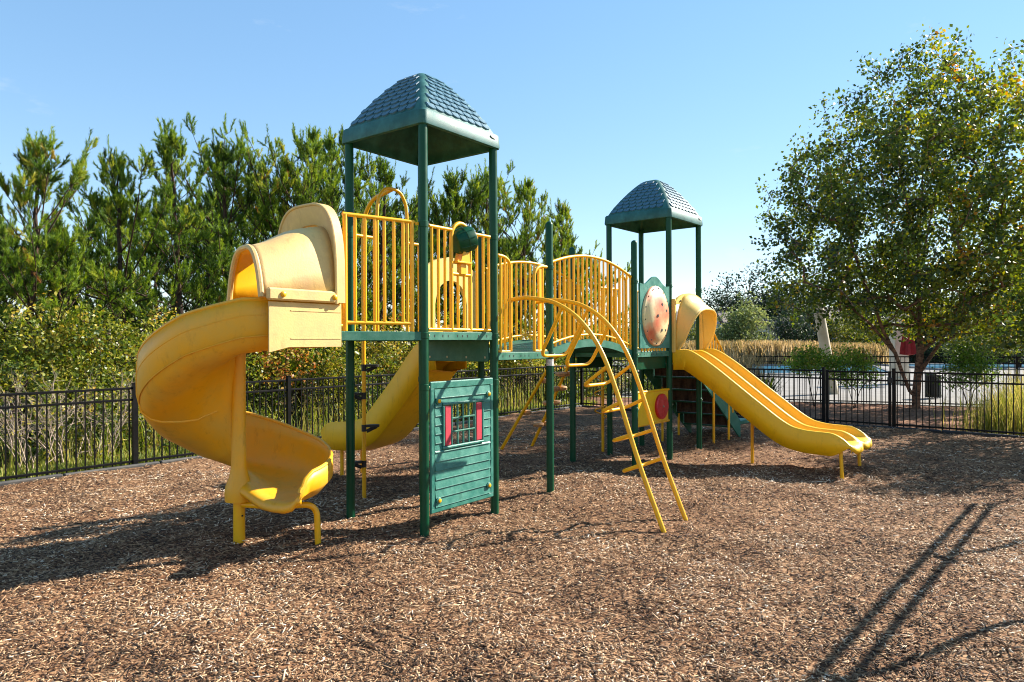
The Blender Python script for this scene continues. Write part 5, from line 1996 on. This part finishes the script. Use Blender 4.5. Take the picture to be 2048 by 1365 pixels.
# leaning shade post, folded umbrella, column, bin
x, y = at_px(1666, 24.5)
mb = MB().tube([(0, 0, -0.05), (-0.60, 0, 3.5)], [0.19, 0.17], 14)
o = build(mb, 'shade_post', M['beige'])
o.location = (x, y, 0)
tag(o, 'thick leaning beige shade post rising into the birch leaves', 'post')
x, y = at_px(1796, 30.0)
o = build(MB().box(-0.26, 0.26, -0.26, 0.26, -0.05, 3.0, 0.02).box(-0.32, 0.32, -0.32, 0.32, -0.05, 0.25, 0.02).box(-0.32, 0.32, -0.32, 0.32, 2.8, 3.05, 0.02), 'beige_column', M['beige'], None, False)
o.location = (x, y, 0)
tag(o, 'square beige column beside the folded red umbrella', 'column')
x, y = at_px(1816, 29.0)
e = empty('folded_umbrella', (x, y, -0.04))
tag(e, 'folded red umbrella standing behind the birch', 'umbrella')
build(MB().lathe([(0.03, 0), (0.03, 3.0)], 0, 0, 10), 'pole', M['beige'], e)
rows = []
for z, r in ((1.25, 0.02), (1.3, 0.30), (1.6, 0.27), (2.2, 0.18), (2.7, 0.10), (2.9, 0.03)):
    rows.append([(r * (1 + 0.22 * math.cos(6 * a)) * math.cos(a), r * (1 + 0.22 * math.cos(6 * a)) * math.sin(a), z) for a in np.linspace(0, 2 * PI, 36, endpoint=False)])
build(MB().grid(rows, True), 'canopy', M['red_cloth'], e)
build(MB().lathe([(0.28, 0), (0.28, 0.06), (0.06, 0.1)], 0, 0, 16), 'base', M['black_plastic'], e)
x, y = at_px(1866, 22.4)
e = empty('waste_bin', (x, y, -0.045))
e.scale = (0.8, 0.8, 0.88)
tag(e, 'black slatted waste bin behind the pool fence beside the birch', 'bin')
for k in range(18):
    a = 2 * PI * k / 18
    build(MB().box(-0.03, 0.03, -0.01, 0.01, 0.04, 0.86, 0.003), 'slat', M['black_plastic'], e, False).matrix_local = Matrix.Rotation(a, 4, 'Z') @ Matrix.Translation((0, 0.27, 0))
build(MB().lathe([(0.25, 0.05), (0.25, 0.82)], 0, 0, 18), 'liner', M['black_plastic'], e)
build(MB().lathe([(0.30, 0.84), (0.31, 0.88), (0.22, 0.95), (0.18, 0.95), (0.18, 0.86)], 0, 0, 18), 'rim', M['black_plastic'], e)

# ------------------------------------------------------------------ far side: hedge, trees, houses


def far_tree(seed, rx, h, trunk_h, nleaf, ls, tint0=0.5):
    return make_shrub(seed, rx, rx, h, 130, nleaf, ls, 0.2, 0.55 * rx / 3, 2, trunk_h, 0.018, tint0, 0.16)


ft = [far_tree(701, 3.0, 6.0, 1.2, 5200, 0.26), far_tree(702, 2.6, 5.2, 1.0, 4800, 0.24, 0.6), far_tree(703, 3.2, 8.0, 1.6, 6000, 0.26, 0.4)]
ol = far_tree(704, 1.7, 3.6, 0.3, 7000, 0.17)
for px, Y, py, ms, lm_, wsc, lab in [
    (1382, 64, 640, ft[1], 'far_leaf', 0.9, 'green tree seen through the double slide hood'),
    (1488, 60, 603, ol, 'olive_leaf', 1.0, 'round grey-green tree right of the double slide hood'),
    (1455, 84, 566, ft[2], 'evergreen_leaf', 1.1, 'dark evergreen tree farthest left behind the houses'),
    (1530, 82, 545, ft[2], 'evergreen_leaf', 1.1, 'dark evergreen tree above the brown house roof'),
    (1600, 80, 560, ft[0], 'evergreen_leaf', 1.2, 'dark evergreen tree left of the leaning post top'),
    (1590, 62, 612, ft[0], 'far_leaf', 0.9, 'yellow-green tree left of the leaning post'),
    (1690, 61, 618, ft[1], 'far_leaf', 1.0, 'bright yellow-green tree just right of the leaning post'),
    (1760, 66, 575, ft[2], 'evergreen_leaf', 1.3, 'dark tree behind the blue-grey house'),
    (1965, 46, 640, ft[1], 'far_leaf', 1.3, 'tan leafed tree behind the round shrub'),
    (2040, 48, 625, ft[0], 'far_leaf', 1.2, 'tan leafed tree at the right edge beyond the pool'),
    (1890, 64, 560, ft[2], 'evergreen_leaf', 1.3, 'dark tree behind the birch trunk'),
    (2030, 66, 545, ft[2], 'evergreen_leaf', 1.4, 'dark tree farthest right beyond the pool'),
    (1345, 60, 640, ft[0], 'evergreen_leaf', 1.0, 'low dark tree seen between the far tower and its slide hood'),
    (1270, 50, 648, ft[0], 'evergreen_leaf', 1.0, 'low dark tree seen through the far tower rails'),
    (1215, 46, 640, ft[1], 'evergreen_leaf', 1.1, 'low dark tree at the right end of the pine row'),
]:
    x, y = at_px(px, Y)
    H_ = zt_(py, Y, px)
    base_h = {id(ft[0]): 6.0, id(ft[1]): 5.2, id(ft[2]): 8.0, id(ol): 3.6}[id(ms)]
    s = H_ / base_h
    shrub('broadleaf_tree', ms, (x, y, -0.07), random.uniform(0, 6), (s * wsc, s * wsc, s), lm_, lab, 'tree', 'trees beyond the pool')

# clipped hedge beyond the pool
rng = np.random.default_rng(88)
nlf = 26000
P = np.stack([rng.uniform(31, 66, nlf), 56 + rng.uniform(-0.6, 0.6, nlf), rng.uniform(0, 1.45, nlf)], 1)
V, F = leaf_arrays(P, 0.22 * rng.uniform(0.7, 1.3, nlf), rng, 0.2)
o = link('clipped_hedge', np_mesh('clipped_hedge', V, F, 4, np.repeat(rng.uniform(0.1, 0.8, nlf), 4)), M['evergreen_leaf'])
tag(o, 'long low dark hedge along the far side of the pool', 'hedge')


def house(px, Y, w, d, hw, hr, rot, wall, label, z_shift=0.0):
    x, y = at_px(px, Y)
    e = empty('house', (x, y, -0.08), rot)
    tag(e, label, 'house')
    build(MB().box(-w / 2, w / 2, 0, d, 0, hw), 'wall', M[wall], e, False)
    mb = MB()
    o_ = 0.5
    mb.prism([(-o_, hw - 0.1), (d / 2, hw + hr), (d + o_, hw - 0.1), (d + o_, hw + 0.12), (d / 2, hw + hr + 0.24), (-o_, hw + 0.12)], 'x', -w / 2 - 0.4, w / 2 + 0.4)
    rf = build(mb, 'roof', M['house_roof'], e, False)
    # front gable
    gw = w * 0.36
    mb = MB()
    mb.prism([(-gw / 2 - w * 0.18, 0), (gw / 2 - w * 0.18, 0), (gw / 2 - w * 0.18, hw), (-w * 0.18, hw + hr * 0.8), (-gw / 2 - w * 0.18, hw)], 'y', -1.2, 1.0)
    build(mb, 'gable_front', M[wall], e, False)
    mb = MB()
    c0_ = -w * 0.18
    mb.prism([(c0_ - gw / 2 - 0.4, hw - 0.25), (c0_, hw + hr * 0.8 + 0.1), (c0_ + gw / 2 + 0.4, hw - 0.25), (c0_ + gw / 2 + 0.4, hw - 0.02), (c0_, hw + hr * 0.8 + 0.32), (c0_ - gw / 2 - 0.4, hw - 0.02)], 'y', -1.5, d / 2)
    build(mb, 'gable_roof', M['house_roof'], e, False)
    for (wx, wz, yy) in ((c0_, 0.9, -1.2), (c0_, hw - 1.0, -1.2), (w * 0.18, 0.9, 0.0), (w * 0.34, 0.9, 0.0), (w * 0.18, hw - 1.7, 0.0), (w * 0.34, hw - 1.7, 0.0)):
        fo = build(MB().box(wx - 0.6, wx + 0.6, yy - 0.06, yy - 0.003, wz, wz + 1.45), 'window', M['white_trim'], e, False)
        build(MB().box(wx - 0.48, wx - 0.03, yy - 0.075, yy - 0.063, wz + 0.12, wz + 1.33), 'pane', M['glass'], fo, False)
        build(MB().box(wx + 0.03, wx + 0.48, yy - 0.075, yy - 0.063, wz + 0.12, wz + 1.33), 'pane', M['glass'], fo, False)
    return e


house(1436, 73, 7.0, 8, 3.0, 2.0, 0.35, 'siding_blue', 'blue-grey house with pale roof just right of the slide hood')
house(1556, 74, 9.0, 8, 2.6, 1.8, -0.3, 'siding_tan', 'tan house with brown roof behind the round grey-green tree')
house(1775, 70, 10.0, 8, 3.3, 2.0, 0.1, 'siding_blue', 'pale blue house behind the left birch stem')
house(2040, 70, 11.0, 8, 3.0, 2.0, -0.1, 'siding_tan', 'pale house at the right edge beyond the pool')

# ------------------------------------------------------------------ wood chips lying on the mulch
rng = np.random.default_rng(99)


def chips_in(n, y0_, y1_, spread):
    # uniform over the ground seen by the camera (a wedge), plus a margin
    u_ = rng.random(n)
    Y = np.sqrt(y0_ ** 2 + u_ * (y1_ ** 2 - y0_ ** 2))
    X = rng.uniform(-spread, spread, n) * Y
    return X, Y


Xs, Ys, Ss = [], [], []
for n, ya, yb, sc in ((30000, 2.4, 4.2, 1.0), (40000, 4.2, 6.5, 1.05), (42000, 6.5, 10.0, 1.2), (20000, 10.0, 15.0, 1.5)):
    X, Y = chips_in(n, ya, yb, 0.86)
    Xs.append(X); Ys.append(Y); Ss.append(np.full(n, sc))
X = np.concatenate(Xs); Y = np.concatenate(Ys); S = np.concatenate(Ss)
pxy = np.stack([X, Y], 1)
inside = (((pxy - FA) @ LN) < -0.18) & (((pxy - RC) @ RN) < -0.2)
X, Y, S = X[inside], Y[inside], S[inside]
n = len(X)
Ln = 0.022 * S * rng.lognormal(0, 0.52, n)
Wd = 0.0074 * S * rng.lognormal(0, 0.35, n)
Tk = 0.0028 * S * rng.uniform(0.5, 1.6, n)
big = rng.random(n) < 0.012
Ln[big] *= 2.2
az = rng.uniform(0, 2 * PI, n)
el = rng.normal(size=n) * 0.24
ro = rng.normal(size=n) * 0.35
d = np.stack([np.cos(az) * np.cos(el), np.sin(az) * np.cos(el), np.sin(el)], 1)
sdir = np.stack([-np.sin(az), np.cos(az), np.zeros(n)], 1)
up = np.cross(d, sdir)
s2 = sdir * np.cos(ro)[:, None] + up * np.sin(ro)[:, None]
u2_ = np.cross(d, s2)
c = np.stack([X, Y, hfun(X, Y) + 0.004 + np.abs(np.sin(el)) * Ln * 0.35 + rng.uniform(0, 0.006, n)], 1)
corners = []
for sx, sy, sz, tp in ((-1, -1, -1, 0.7), (1, -1, -1, 0.55), (1, 1, -1, 0.55), (-1, 1, -1, 0.7), (-1, -1, 1, 0.9), (1, -1, 1, 0.6), (1, 1, 1, 0.6), (-1, 1, 1, 0.9)):
    corners.append(c + d * (sx * Ln * 0.5)[:, None] + s2 * (sy * Wd * 0.5 * tp)[:, None] + u2_ * (sz * Tk * 0.5)[:, None])
V = np.stack(corners, 1).reshape(-1, 3)
base = (np.arange(n) * 8)[:, None, None]
F = np.array([(4, 5, 6, 7), (0, 1, 5, 4), (1, 2, 6, 5), (2, 3, 7, 6), (3, 0, 4, 7)])[None] + base
patch = 0.30 * (vnoise(X, Y, 0.8, 8) - 0.5) + 0.22 * (vnoise(X, Y, 0.22, 9) - 0.5) - 0.22 * np.clip(vnoise(X, Y, 0.5, 12) - 0.72, 0, 1) / 0.28
tint = np.clip(rng.beta(1.5, 1.6, n) + patch, 0, 1)
me = np_mesh('wood_chips', V, F.reshape(-1, 4), 4, np.repeat(tint, 8))
o = link('wood_chips', me, M['chip'])
tag(o, 'loose brown and tan wood chips covering the play area', 'wood chips', kind='stuff')
